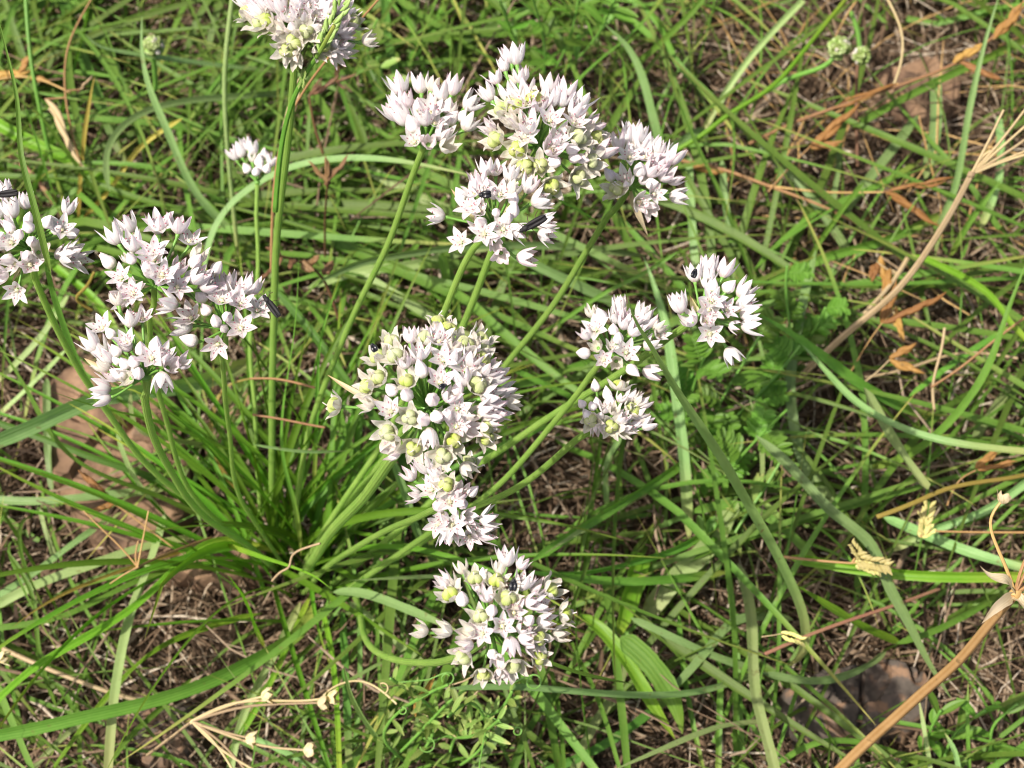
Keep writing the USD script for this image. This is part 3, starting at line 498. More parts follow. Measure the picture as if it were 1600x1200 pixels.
COLM = dict(g='glaucous_blade', p='pale_blade', n='green_blade', b='bright_blade', d='dark_blade', y='yellow_blade', s='sedge_blade', k='pink_stem', t='straw')
labels_seen = {}
def blade_label(pts, col, w):
    a, b = np.array(pts[0], float), np.array(pts[-1], float); L = np.linalg.norm(np.diff(np.array(pts, float), axis=0), axis=1).sum(); r = np.linalg.norm(b - a) / L
    form = 'straight' if r > .985 else 'bowed' if r > .93 else 'arching'
    wide = 'broad' if w >= 15 else 'thin' if w <= 7 else 'narrow'
    A, B = near(a)[0], near(b)[0]
    if A == B: B = near(b, 2)[1]
    lab = f'{wide} {COLN[col]} {form} grass from {A} to {B}'
    if lab in labels_seen:
        m = near(np.array(pts[len(pts) // 2]), 4); m = [q for q in m if q not in (A, B)][0]; lab = f'{wide} {COLN[col]} grass from {A} past {m} to {B}'
    if len(lab.split()) > 16: lab = lab.replace(wide + ' ', '', 1)
    if len(lab.split()) > 16: lab = lab.replace(f' from {A} past {m}', f' past {m}')
    labels_seen[lab] = 1
    return lab
def blade(spec, label=None, name='grass_shoot', parent=None, cat='grass'):
    head, body = spec.split('|'); col, w, z0, z1, tp = head.split(); w, z0, z1 = float(w), float(z0) / 100, float(z1) / 100
    pts = [tuple(map(float, q.split(','))) for q in body.split()]
    d = np.concatenate([[0], np.cumsum(np.linalg.norm(np.diff(np.array(pts), axis=0), axis=1))]); d /= d[-1]
    bow = min(.03, .00004 * np.linalg.norm(np.array(pts[0]) - np.array(pts[-1]))) * .5
    if tp in 'ns' and 0 < pts[-1][0] < 1600 and 0 < pts[-1][1] < 1200: z1 = min(z1, .02)
    c = spline([at(x, y, z0 + (z1 - z0) * q + bow * math.sin(math.pi * q)) for (x, y), q in zip(pts, d)], 36)
    ww = np.array([mpp(q) for q in c]) * w
    up = TOCAM * .65 + SUN * .45 + rng.normal(0, .2, 3)
    if col == 's': up = TOCAM + SUN * .1
    if tp in ('r',):   # round stem
        g_ = tube(c, ww * .5 * np.linspace(1, .85, 36), 9)
    else:
        inside = [0 < q[0] < 1600 and 0 < q[1] < 1200 for q in (pts[0], pts[-1])]
        ts, te = {'s': (.35, 0), 'e': (0, .35), 'b': (.3, .3), 'n': (0, 0), 'S': (.8, 0), 'E': (0, .8), 'c': (0, .015)}[tp]
        if inside[0] and ts == 0: ts = .07
        if inside[1] and te == 0: te = .09
        g_ = ribbon(c, ww, up, fold=rng.uniform(.2, .75), across=7, twist=rng.normal(0, .5), t0=ts, t1=te, wob=.8, seed=rng.uniform(0, 99))
    o = obj(name, g_[:2], COLM[col], parent, uv=g_[2])
    if parent is None: tag(o, label or blade_label(pts, col, w), cat)
    return o
BL = '''g 12 10 6 s|133,52 148,68 185,80 250,90 350,103 450,112
g 12 12 5 s|222,25 222,80 235,140 260,200 300,290 350,350 420,410
g 11 9 14 n|172,300 168,240 190,200 240,170 320,155 400,149 450,148 500,160
g 11 7 13 e|318,430 330,370 360,320 400,288 450,263 540,247 640,254 740,275
p 8 16 4 r|364,-10 352,100 352,180 362,300 372,400
n 8 9 4 s|48,160 100,230 150,300 178,338
b 20 5 2 n|-20,185 60,228 130,262 220,320
n 10 4 7 n|-20,273 60,277 120,280 200,305 330,345 420,395
n 7 10 3 r|40,-10 48,90 60,160 75,230 100,315
y 7 9 3 s|148,118 138,170 130,230 122,345
d 18 3 2 n|95,-10 120,60 160,170 200,260
n 14 3 2 n|640,95 680,40 700,-10
d 14 4 2 n|790,30 740,60 690,95 660,130
d 13 4 2 n|600,-10 610,80 640,170 690,250
d 15 5 3 n|540,-10 560,60 600,150 650,200
p 16 3 2 n|565,258 640,300 720,335 810,365
g 12 10 9 n|500,440 560,412 640,396 720,385 800,383 900,387 1010,400
g 14 9 4 s|945,38 985,80 1007,130 1020,180 1030,225 1032,300
n 9 9 4 n|1110,-20 1080,20 1050,50 1000,95 940,125
n 10 5 4 n|975,-10 1030,40 1060,100 1100,140 1150,190 1210,250
b 8 4 7 r|1000,262 1095,212 1140,178 1200,140 1260,75 1325,-5
g 14 5 3 b|1040,232 1070,218 1098,208 1105,240
g 13 4 2 n|1075,240 1080,330 1086,400 1095,450
g 11 4 2 n|1128,250 1135,330 1152,410
n 5 14 9 e|870,312 930,345 960,372
g 10 12 3 s|1562,-10 1535,80 1510,200 1490,300 1470,350 1462,400
g 14 4 2 n|1185,225 1235,270 1280,325 1330,400
g 16 3 2 n|1435,180 1390,240 1350,290 1310,340
g 18 3 2 n|1460,120 1462,200 1445,280
g 9 3 2 n|1312,190 1310,260 1298,335
n 9 6 3 s|1567,278 1520,340 1485,400
n 8 7 3 n|1350,285 1300,350 1262,410
g 24 11 7 n|-20,697 50,668 110,640 170,620 300,600 400,560
n 11 12 2 s|-15,520 40,605 70,660 110,710 170,745 250,775 330,815
d 11 6 2 n|-20,655 80,690 160,720 260,755 380,830
n 7 17 4 S|82,612 140,632 200,647 250,660 330,690 410,725
p 9 8 2 n|180,655 190,700 220,760 260,805
p 9 9 6 n|205,610 207,650 220,672 245,682 330,700 400,740
g 13 3 2 n|-20,780 60,783 150,775 260,765
g 12 3 2 n|73,590 75,700 82,770
y 7 6 2 s|402,590 350,608 332,650 330,700 350,740 376,775
p 9 4 2 n|110,455 60,530 -10,600
p 8 3 2 n|105,545 40,610 -10,655
d 13 9 3 n|425,445 493,527 550,607 593,663 640,740 690,830
g 12 9 4 n|612,715 635,780 655,840 692,895
n 7 17 3 S|467,403 460,517 443,633 443,717 463,800 470,870
n 7 17 3 S|535,435 507,505 497,577 495,657 490,770
g 5 12 10 e|395,694 470,705 543,704
p 14 4 3 n|560,425 620,462 690,505 760,540
p 15 4 3 n|480,450 560,425 640,415 720,395 820,380
n 14 5 3 n|690,395 697,440 692,500
s 15 27 8 s|978,453 992,500 1010,530 1045,590 1090,660 1130,720 1165,780 1200,840 1240,920 1258,980 1250,1025 1220,1045
g 17 8 3 s|1005,400 1030,470 1045,530 1055,600 1065,680 1072,760 1078,850
g 16 6 4 n|790,390 870,430 950,468 990,490
n 6 8 5 n|1060,392 1000,430 950,455 880,500 800,545
n 9 5 3 n|790,570 850,600 900,625 940,660
n 14 8 5 n|830,878 890,838 950,800 1013,760 1060,730 1110,692
p 10 9 8 s|850,866 900,835 960,800 1020,765
g 9 6 3 n|972,682 950,720 947,770 952,810
p 8 6 3 s|1170,618 1190,700 1187,790
n 16 10 5 s|1180,488 1250,530 1310,575 1360,610 1420,640 1475,658
g 12 7 10 s|1245,528 1300,590 1340,630 1400,665 1480,690 1620,708
g 16 5 4 n|1275,390 1255,470 1245,520 1235,600 1240,660 1255,720 1290,770 1330,820
n 12 12 4 s|1610,395 1570,500 1545,570 1500,640 1450,690 1400,720 1350,732
b 10 6 9 n|1430,398 1500,430 1550,465 1575,500 1620,545
p 16 6 10 c|1350,605 1380,660 1410,710 1450,765
g 17 9 3 e|1180,680 1240,735 1300,800 1360,850 1387,910 1413,960 1447,1027 1487,1093
g 14 5 3 n|1620,740 1533,800 1460,827 1387,863
g 16 4 6 n|1380,808 1433,830 1500,857 1593,887 1640,900
b 17 5 7 n|1230,870 1350,890 1450,900 1620,900
y 8 9 8 r|1370,808 1430,785 1483,763 1577,747 1630,735
b 14 7 4 s|1245,915 1300,950 1350,980 1407,1004
n 10 4 9 n|1400,1006 1450,990 1520,955 1565,925
k 6 6 5 r|1195,1022 1270,990 1340,965 1400,945 1468,920
g 12 5 3 n|1190,1052 1283,1063 1340,1047 1385,1018
n 6 3 5 e|1515,1210 1512,1130 1513,1065
p 7 3 4 e|1455,1210 1446,1150 1435,1090
g 8 4 5 e|1500,1210 1490,1170 1476,1145
n 20 8 3 n|-20,1152 60,1137 133,1120 233,1097 333,1063 400,1030 470,985 490,940
b 14 8 3 n|-20,1112 50,1047 140,993 217,943 287,877 345,845 440,865
p 15 4 6 n|258,800 233,883 207,950 187,1033 177,1100 168,1210
p 15 4 3 n|-15,950 67,910 150,880 217,857 310,838
y 6 8 4 s|18,981 77,940 150,907 217,883 300,858
n 10 5 3 n|-15,982 83,967 150,940 210,910 300,880
g 10 3 2 n|-10,935 60,890 130,838 190,800
b 10 5 3 n|78,1210 133,1133 187,1067 250,1013 333,977 410,958
n 9 4 3 n|160,1210 205,1150 245,1112 300,1060
p 9 3 2 n|45,1210 90,1160 150,1110 210,1040
p 8 3 2 n|62,795 75,840 88,880
b 9 13 5 s|356,898 385,940 400,980 416,1012
n 7 6 3 n|10,860 50,930 60,1010 90,1110
t 8 5 4 r|5,1014 70,1043 167,1080 218,1095
p 6 10 9 s|545,907 620,903 700,900 835,905
g 14 6 9 e|520,925 560,926 620,945 680,970 720,988
p 14 4 2 n|545,940 600,985 650,1030 685,1055
b 9 3 6 n|503,950 515,1000 525,1080 531,1210
d 12 2 3 n|535,955 540,1050 546,1210
s 9 14 6 s|537,1037 550,1090 580,1140 615,1195
g 12 5 4 n|390,1150 450,1177 510,1210
d 16 3 2 n|540,1210 600,1127 650,1067 700,1010
g 14 3 3 n|810,1090 770,1160 738,1210
b 8 14 6 S|517,920 490,900 440,880 400,867 350,850
n 15 6 9 n|825,893 900,895 980,880 1050,860 1100,830 1118,792
n 13 6 5 n|870,898 960,908 1050,905 1140,893
p 31 3 2 n|1150,780 1110,850 1060,900 1005,965
b 32 3 4 e|1003,865 985,930 965,1000
b 22 5 3 e|905,960 945,990 983,1040 1020,1100 1055,1155
n 34 5 3 e|970,995 1010,1030 1040,1070 1058,1110 1066,1147
g 10 11 7 n|700,1076 800,1073 900,1080 1050,1085 1130,1070 1200,1045
n 6 16 12 e|800,1008 860,1035 920,1055 988,1068
g 12 5 4 n|985,965 1050,995 1130,1030 1200,1052
g 14 4 6 n|1040,1090 1110,1010 1150,970 1200,963 1240,968
p 17 4 6 n|1152,880 1172,950 1176,1030 1182,1090 1200,1160 1213,1210
p 10 7 9 s|950,1207 1060,1160 1130,1135 1210,1128
d 14 3 2 n|850,1207 950,1160 1020,1110 1060,1080
p 14 3 2 n|895,1207 930,1130 965,1075 975,1020
n 10 3 2 n|1127,1040 1124,1120 1122,1210
n 8 3 2 n|1060,960 1070,1060 1100,1210
d 12 3 2 n|800,1207 840,1120 900,1060
n 9 3 3 n|700,300 640,400 600,470 560,560
b 12 3 2 n|20,330 90,420 150,470 200,560
n 9 9 5 n|870,160 930,100 990,50 1040,-10
n 13 3 2 n|600,150 660,230 700,290
p 12 3 2 n|360,1200 380,1120 430,1020 470,940
b 10 3 2 n|350,1190 410,1090 450,1010 485,930
n 12 3 2 n|1180,420 1280,330 1350,300 1440,250
n 14 3 3 n|1200,440 1300,400 1370,380 1480,330
n 10 4 3 n|1420,620 1500,560 1600,500
p 14 3 2 n|1520,690 1560,630 1610,570
g 12 3 3 n|1560,180 1560,280 1530,360
n 12 3 2 n|1330,200 1420,150 1500,110 1610,60
n 14 3 3 n|1080,800 1150,790 1230,830 1290,900
n 12 3 2 n|700,560 800,600 880,580 1010,540
d 14 3 2 n|420,250 480,330 540,380 600,390
n 12 3 2 n|480,130 520,200 530,300 560,400
p 10 6 3 n|1255,0 1180,80 1130,150 1090,220
n 9 3 2 n|1200,1205 1280,1160 1380,1170 1460,1205'''
for line in BL.strip().split('\n'):
    blade(line, 'curved hairy leaf with a dark withered tip in front of the loose pink onion head' if line.startswith('s 17') else None)
# the hairy blade in front of the left-edge head: one tall sheath of three blades
blade('n 11 30 27 S|-5,20 15,100 28,170 33,240 50,310 65,370 80,430', 'tall hairy green blade passing in front of the left-edge onion head')
blade('n 13 27 4 n|72,400 80,445 97,500 120,560 150,610 200,670', 'dark green blade sheath leaning under the left-edge onion head')
blade('n 6 12 4 s|33,150 60,225 80,290 95,325', 'thin yellow green grass stem behind the left-edge onion head')
blade('y 7 5 3 n|285,185 215,235 180,285 130,340', 'yellow dying blade slanting above the joined left onion heads')

# ------------------------------------------------------------------ the leaves at the onions' foot: one clump, each leaf a part
cb = at(455, 890, 0); clump = tag(xf('onion_leaf_clump', None, cb), 'dense clump of narrow dark green onion leaves where all the stems meet', 'onion leaves')
rc = np.random.default_rng(5)
for i in range(84):
    az = rc.normal(1.7, .85) if i % 4 else rc.uniform(0, 2 * np.pi)
    L = rc.uniform(.08, .185); w = rc.uniform(.0014, .0032); N = 20; s_ = np.linspace(0, 1, N)
    e = np.radians(rc.uniform(45, 85)) + (np.radians(rc.uniform(-25, 40)) - np.radians(65)) * s_ ** 1.1
    aa = az + rc.normal(0, .25) * s_
    st = L / (N - 1) * np.column_stack([np.cos(aa) * np.cos(e), np.sin(aa) * np.cos(e), np.sin(e)])
    c = cb + np.array([rc.normal(0, .013), rc.normal(0, .010), 0]) + np.cumsum(st, 0); c[:, 2] = np.maximum(np.minimum(c[:, 2], .13), .004)
    g_ = ribbon(c, w, np.array([0, 0, 1.]) + rc.normal(0, .5, 3), fold=rc.uniform(.3, .7), across=5, twist=rc.normal(0, .6), t0=0, t1=.5)
    obj('leaf', g_[:2], 'onion_leaf', clump, uv=g_[2])

# ------------------------------------------------------------------ other herbs
def P3(pts, z0, z1, n=24):
    d = np.concatenate([[0], np.cumsum(np.linalg.norm(np.diff(np.array(pts, float), axis=0), axis=1))]); d /= d[-1]
    return spline([at(x, y, z0 + (z1 - z0) * q) for (x, y), q in zip(pts, d)], n)
def leaflet(base, d, L, W, up, curl=.25):
    d = nrm(d); n = 7; s = np.linspace(0, 1, n)
    c = base + d * (s * L)[:, None] + nrm(up) * (-(curl * L) * s ** 2)[:, None]
    w = W * np.sin(np.pi * (s * .92 + .05)) ** .7
    return ribbon(c, w, up, fold=.3, across=5, t0=0, t1=0)
def herb(label, stems, nl, L, W, z0, z1, mat='herb_leaf', stem_mat='pedicel_green', pinnate=0, seed=0, cat='herb', tendrils=0, stemr=.0006, name='leafy_herb'):
    g = np.random.default_rng(seed); c0 = at(*stems[0][0], 0); t = xf(name, None, c0); tag(t, label, cat)
    for S in stems:
        c = P3(S, z0, z1 + g.normal(0, .008)); c[:, 2] = np.maximum(c[:, 2], .006); o = tube(c, stemr, 6); st = obj('stem', o[:2], stem_mat, t)
        for i in range(nl):
            k = int(g.uniform(2, 23)); b = c[k]; tg = nrm(c[min(k + 1, 23)] - c[k - 1]); az = g.uniform(0, 6.28); d = nrm(tg * .5 + np.array([math.cos(az), math.sin(az), g.uniform(.0, .8)]))
            if pinnate:
                ra = b + d * (np.linspace(0, 1, 8) * L * pinnate * .5)[:, None] + np.array([0, 0, -1]) * (np.linspace(0, 1, 8) ** 2 * L * .5)[:, None]
                parts = [tube(ra, stemr * .5, 4)]; sd = nrm(np.cross(d, [0, 0, 1.]))
                for j in range(1, 8):
                    for sg in (-1, 1): parts.append(leaflet(ra[j], nrm(sd * sg + d * .45 + g.normal(0, .15, 3)), L * g.uniform(.8, 1.1) * (1 - .05 * j), W, np.array([0, 0, 1.]) + g.normal(0, .16, 3), curl=.1))
                q = join(parts); obj('leaf', q[:2], mat, t, uv=q[2])
            else:
                q = leaflet(b, d, L * g.uniform(.6, 1.2), W * g.uniform(.7, 1.2), np.array([0, 0, 1.]) + g.normal(0, .4, 3)); obj('leaf', q[:2], mat, t, uv=q[2])
        for i in range(tendrils):
            k = int(g.uniform(6, 23)); b = c[k]; a = np.linspace(0, g.uniform(5, 12), 26); d0 = nrm(np.array([g.normal(), g.normal(), .2])); r0 = g.uniform(.0010, .003) * (1.25 - .5 * np.linspace(0, 1, 26))
            lin = b + d0 * (np.minimum(a, 4) * .004)[:, None]; cur = np.maximum(a - 3, 0)
            q = lin + RT * (r0 * (1 - np.cos(cur)))[:, None] + UP * (r0 * np.sin(cur))[:, None]
            o = tube(q, .00028, 5); obj('tendril', o[:2], 'straw' if i % 2 else 'pedicel_green', t)
    return t
herb('leafy green vetch in the grass below the rightmost onion head', [[(1090, 720), (1120, 640), (1160, 570), (1190, 520)], [(1100, 700), (1150, 650), (1210, 590), (1250, 540)], [(1080, 690), (1080, 620), (1100, 560)], [(1120, 760), (1170, 700), (1230, 640)]], 6, .0085, .0030, .02, .07, pinnate=3.6, seed=1, cat='vetch', name='vetch')
herb('fine pinnate vetch shoot right of the rightmost onion head', [[(1240, 590), (1235, 520), (1228, 450), (1230, 415)], [(1240, 560), (1270, 520), (1290, 480)]], 7, .007, .0026, .03, .08, pinnate=3, seed=2, cat='vetch', name='vetch')
herb('bushy fresh green herb above the large top onion head', [[(850, 130), (850, 70), (830, -10)], [(860, 120), (890, 60), (905, -10)], [(870, 120), (930, 60), (960, 0)], [(820, 100), (800, 50), (780, 0)]], 12, .017, .0042, .03, .10, seed=3)
herb('tangled yellow green vetch with coiled tendrils under the lowest onion head', [[(610, 1190), (660, 1140), (710, 1090), (760, 1060)], [(650, 1190), (680, 1120), (640, 1080), (610, 1060)], [(700, 1190), (720, 1140), (780, 1110), (800, 1080)], [(690, 1150), (740, 1150), (780, 1125)], [(640, 1195), (600, 1150), (640, 1100), (700, 1070)], [(720, 1195), (760, 1150), (740, 1100), (700, 1120)]], 16, .009, .0021, .04, .11, mat='faded_herb', seed=4, cat='vetch', tendrils=2, name='vetch')
herb('low leafy green herb at the bottom right corner', [[(1470, 1210), (1490, 1150), (1540, 1110)], [(1560, 1200), (1550, 1140), (1590, 1100)], [(1440, 1200), (1450, 1150), (1470, 1110)]], 9, .012, .004, .01, .04, seed=6)
herb('small leafy herb with oval yellow green leaves right of the cut onion head', [[(590, 130), (575, 80), (590, 30)], [(600, 130), (590, 90)]], 5, .017, .006, .03, .08, mat='faded_herb', seed=7)
herb('low green herb between the loose pink head and the hairy leaf', [[(1120, 860), (1130, 820), (1180, 790)], [(1080, 880), (1110, 830)]], 8, .011, .004, .01, .04, seed=8)
herb('yellowing leafy stem left of the crossing bluish blades', [[(1120, 900), (1150, 830), (1190, 770), (1220, 720)]], 10, .014, .0032, .02, .05, mat='faded_herb', seed=9)

# ------------------------------------------------------------------ dry plants, seed heads and chaff
def spindle(p0, p1, w, flat=.55, up=TOCAM):
    ax = nrm(np.asarray(p1) - p0); s = nrm(np.cross(ax, up)); n = np.cross(s, ax); K, S = 9, 8; v = np.linspace(0, 1, K)
    r = w * .5 * np.array([max(.03, math.sin(math.pi * (q * .9 + .06)) ** .8 * (1.15 - .5 * q)) for q in v]); th = np.arange(S) * 2 * np.pi / S
    Ls = np.linalg.norm(np.asarray(p1) - p0); sd = float(np.sum(p0) * 331 % 17)
    r = r * (1 + .5 * (meshkit.noise(np.stack([v * 5, v * 0 + sd, v * 0], -1), 4) - .5)); off = (v * (1 - v) * 4)[:, None] * (s * math.sin(sd * 5) + n * math.cos(sd * 3)) * Ls * .09
    P = np.asarray(p0) + (v[:, None] * (np.asarray(p1) - p0) + off)[:, None] + r[:, None, None] * (np.cos(th)[None, :, None] * s + flat * np.sin(th)[None, :, None] * n)
    uv = np.stack(np.broadcast_arrays((th / 6.2832)[None], v[:, None]), -1).reshape(-1, 2)
    return P.reshape(-1, 3), grid_faces(K, S, True), uv
def spikelet(p0, p1, w, n=5):
    """a grass spikelet: glumes overlapping in two rows"""
    d = np.asarray(p1) - p0; s = nrm(np.cross(d, TOCAM)); parts = []
    if n >= 7:
        for i in range(n * 2):
            f = i / (2 * n) * .85; sg = 1 if i % 2 else -1; e = rng.normal(0, .06, 3) * np.linalg.norm(d); b = p0 + d * f + s * sg * w * .12
            parts.append(spindle(b, b + d * .2 + s * sg * w * .34 + TOCAM * w * rng.uniform(-.1, .3) + e * .3, w * .34))
        return join(parts)
    for i in range(n):
        f = i / n * .62; sg = 1 if i % 2 else -1
        parts.append(spindle(p0 + d * f + s * sg * w * .06, p0 + d * min(1, f + .5) + s * sg * w * .22 * (1 - f), w * (.75 - .3 * f)))
    return join(parts)
def dry_stalk(label, stem, w, z0, z1, mat, spikes, spmat, cat='dry grass', name='dry_grass_spike', clusters=5):
    """spikes: (x0,y0,x1,y1,width) in photo pixels at the height of the nearest stem point"""
    c = P3(stem, z0, z1, 30); t = xf(name, None, c[0]); tag(t, label, cat)
    o = tube(c, np.array([mpp(q) for q in c]) * w * .5 * np.linspace(1, .7, 30), 7); obj('stalk', o[:2], mat, t, uv=o[2])
    pc = np.array([[800 + FPX * ((q - CAM) @ RT) / depth_of(q), 600 - FPX * ((q - CAM) @ UP) / depth_of(q)] for q in c])
    for x0, y0, x1, y1, ws in spikes:
        k = int(np.argmin(((pc - (x0, y0)) ** 2).sum(1))); d = depth_of(c[k])
        p0, p1 = at_depth(x0, y0, d), at_depth(x1, y1, d - rng.uniform(0, .006)); a = spikelet(p0, p1, ws * d / FPX, clusters); obj('spikelet', a[:2], spmat, t, uv=a[2])
        if math.hypot(*(pc[k] - (x0, y0))) > 6: b = tube(spline([c[k], p0], 4), .0004, 5); obj('spikelet_stalk', b[:2], mat, t)
    return t
dry_stalk('long orange grass stalk with chaff spikes slanting up to the top right corner', [(1170, 225), (1245, 190), (1300, 170), (1400, 135), (1500, 95), (1560, 50), (1600, 10)], 6, .04, .09, 'tan_stalk', [(1490, 100, 1540, 68, 15), (1500, 98, 1570, 128, 12), (1555, 60, 1600, 5, 18), (1400, 130, 1300, 168, 7)], 'orange_chaff')
dry_stalk('pair of orange chaff spikelets joined in a V right of the compact onion head', [(1200, 300), (1240, 255), (1265, 230)], 3, .04, .05, 'tan_stalk', [(1266, 230, 1345, 162, 15), (1268, 232, 1318, 222, 12)], 'orange_chaff')
dry_stalk('orange stalk with a chaff spike crossing the upper right grass', [(1060, 250), (1130, 265), (1200, 290), (1280, 320), (1340, 350), (1420, 400)], 6, .04, .04, 'tan_stalk', [(1075, 255, 1140, 270, 16)], 'orange_chaff')
dry_stalk('two tan chaff spikelets left of the straw umbel', [(1200, 290), (1290, 300), (1380, 300)], 4, .04, .05, 'tan_stalk', [(1382, 300, 1470, 355, 13), (1390, 298, 1492, 278, 10)], 'orange_chaff')
dry_stalk('tan stalk ending in orange forked chaff above the crossing bluish blades', [(1330, 580), (1360, 530), (1378, 505)], 3, .05, .07, 'tan_stalk', [(1378, 505, 1402, 437, 14), (1380, 505, 1480, 457, 14), (1400, 480, 1412, 532, 11)], 'orange_chaff')
dry_stalk('small orange forked chaff right of centre over the hairy grass', [(1320, 615), (1360, 590), (1390, 562)], 3, .05, .06, 'straw', [(1390, 560, 1433, 537, 13), (1390, 562, 1445, 585, 14)], 'orange_chaff')
dry_stalk('orange brown chaff pair near the middle of the right edge', [(1480, 790), (1500, 750), (1525, 735)], 3, .05, .06, 'tan_stalk', [(1525, 732, 1562, 700, 15), (1528, 735, 1590, 722, 12)], 'orange_chaff')
dry_stalk('folded orange dry leaf chaff on the reddish rock', [(270, 855), (230, 825), (190, 795), (175, 785)], 3, .05, .06, 'tan_stalk', [(175, 785, 123, 733, 15), (178, 787, 133, 802, 14)], 'orange_chaff')
dry_stalk('brown three-pronged chaff on a thin upright stem', [(508, 400), (508, 340), (512, 285)], 4, .05, .11, 'brown_chaff', [(512, 285, 482, 250, 8), (512, 283, 510, 243, 8), (514, 283, 545, 240, 8), (512, 292, 512, 268, 14)], 'brown_chaff')
dry_stalk('brown dry tuft below the cut onion head, on an upright stem', [(505, 240), (490, 190), (483, 150)], 5, .06, .09, 'brown_chaff', [(483, 150, 530, 120, 10), (483, 150, 505, 122, 8), (526, 128, 558, 115, 7), (526, 128, 527, 100, 8), (526, 128, 540, 140, 7)], 'brown_chaff')
dry_stalk('brown curled dry plant beside the joined left onion heads', [(535, 520), (520, 470), (500, 430), (470, 410), (440, 400)], 5, .05, .10, 'brown_chaff', [(440, 400, 415, 385, 12), (440, 402, 425, 430, 10), (460, 405, 450, 420, 12), (470, 410, 490, 425, 16), (480, 415, 500, 400, 14), (505, 430, 522, 408, 14), (430, 415, 405, 440, 10)], 'brown_chaff', cat='dry plant', name='dry_plant')
dry_stalk('green grass spike leaning across the cut onion head', [(430, 330), (445, 200), (470, 130), (500, 80), (522, 40)], 9, .20, .275, 'green_blade', [(500, 80, 548, -25, 22), (492, 92, 525, 20, 18), (474, 120, 495, 85, 10), (465, 110, 480, 60, 12), (476, 105, 470, 140, 9)], 'green_spikelet', cat='grass spike', name='grass_spike', clusters=9)
dry_stalk('reddish brown wiry stalk slanting behind the green grass spike', [(424, 420), (426, 330), (440, 220), (470, 150), (520, 82), (595, -5)], 5, .14, .25, 'tan_stalk', [(438, 225, 470, 120, 10)], 'straw', cat='dry stalk', name='dry_stalk')
dry_stalk('upper yellow spikelet cluster at the right, above the other', [(1610, 832), (1500, 831), (1440, 829)], 4, .07, .07, 'tan_stalk', [(1440, 840, 1454, 778, 20), (1438, 838, 1462, 824, 14), (1446, 838, 1440, 795, 14)], 'yellow_spikelet', cat='grass spike', name='grass_spike', clusters=10)
dry_stalk('yellow grain cluster on a brown stem over the bluish blades at the right', [(1225, 870), (1280, 876), (1330, 880)], 5, .07, .08, 'tan_stalk', [(1348, 876, 1328, 845, 16), (1336, 872, 1398, 888, 24), (1350, 878, 1394, 882, 20), (1335, 880, 1380, 892, 18)], 'yellow_spikelet', cat='grass spike', name='grass_spike', clusters=7)
dry_stalk('tiny yellow spikelet in front of the bend of the hairy leaf', [(1190, 995), (1205, 993), (1222, 990)], 2, .08, .085, 'straw', [(1220, 990, 1262, 1004, 16)], 'yellow_spikelet', cat='grass spike', name='grass_spike', clusters=8)
dry_stalk('brown bent grass stem with beige husk above the left-edge onion head', [(130, 270), (105, 170), (105, 80), (125, 30), (145, -5)], 4, .05, .11, 'tan_stalk', [(70, 155, 130, 262, 14), (125, 140, 145, 118, 6)], 'straw')
dry_stalk('orange brown ragged husk at the upper left edge', [(-10, 125), (40, 120), (110, 145)], 4, .05, .06, 'tan_stalk', [(-10, 122, 50, 112, 18), (30, 115, 50, 80, 12), (45, 120, 80, 128, 10)], 'orange_chaff')
dry_stalk('beige crumpled dry husk left of the orange forked chaff', [(1420, 400), (1395, 440), (1350, 490)], 8, .05, .05, 'straw', [(1375, 400, 1395, 470, 18), (1370, 410, 1360, 440, 14), (1398, 490, 1412, 535, 13), (1390, 420, 1380, 470, 16)], 'orange_chaff')
def dry_umbel(label, stem, w, z0, z1, rays, mat, heads=True, zr=0.0, bracts=(), cat='dry umbel', rw=6):
    c = P3(stem, z0, z1, 30); t = xf('dry_umbel', None, c[0]); tag(t, label, cat); d = depth_of(c[-1])
    o = tube(c, np.array([mpp(q) for q in c]) * w * .5 * np.linspace(1.0, .9, 30), 10); obj('stalk', o[:2], mat, t, uv=o[2])
    obj('node', (lambda e: (e[0] + (meshkit.noise(e[0] * 900, 2)[:, None] - .5) * .0012, e[1]))(ellipsoid(c[-1], np.eye(3), np.ones(3) * w * .55 * d / FPX, 2)), mat, t)
    for r in rays:
        pts = [at_depth(x, y, d - zr * i / max(1, len(r) - 1)) for i, (x, y) in enumerate(r)]
        a = tube(spline([c[-1]] + pts, 16), rw * .5 * d / FPX * np.linspace(1.1, .75, 16), 6); ray_ = obj('ray', a[:2], 'straw' if mat == 'straw' else mat, t, uv=a[2])
        if heads:
            e = pts[-1]; dirv = nrm(e - (pts[-2] if len(pts) > 1 else c[-1])); parts = []
            for T in tepals(e - dirv * .001, dirv, rng.uniform(0, 6), 24 * d / FPX, 15 * d / FPX, lambda v: math.radians(62 - 70 * v + 90 * max(0, v - .6)), crinkle=.15, cup=.3): parts.append(T)
            q = join(parts); obj('dry_flower', q[:2], 'papery_bract', t, uv=q[2]); k = ellipsoid(e + dirv * .0008, basis(dirv), np.ones(3) * 6.5 * d / FPX, 2); obj('seed_pod', k, 'tan_stalk', t)
    for b in bracts:
        a = ribbon(spline([c[-1]] + [at_depth(x, y, d - .003) for x, y in b], 14), 20 * d / FPX, TOCAM + rng.normal(0, .2, 3), fold=.5, t0=.1, t1=.8, wob=1.5, seed=b[0][0]); obj('bract', a[:2], 'papery_bract', t, uv=a[2])
    return t
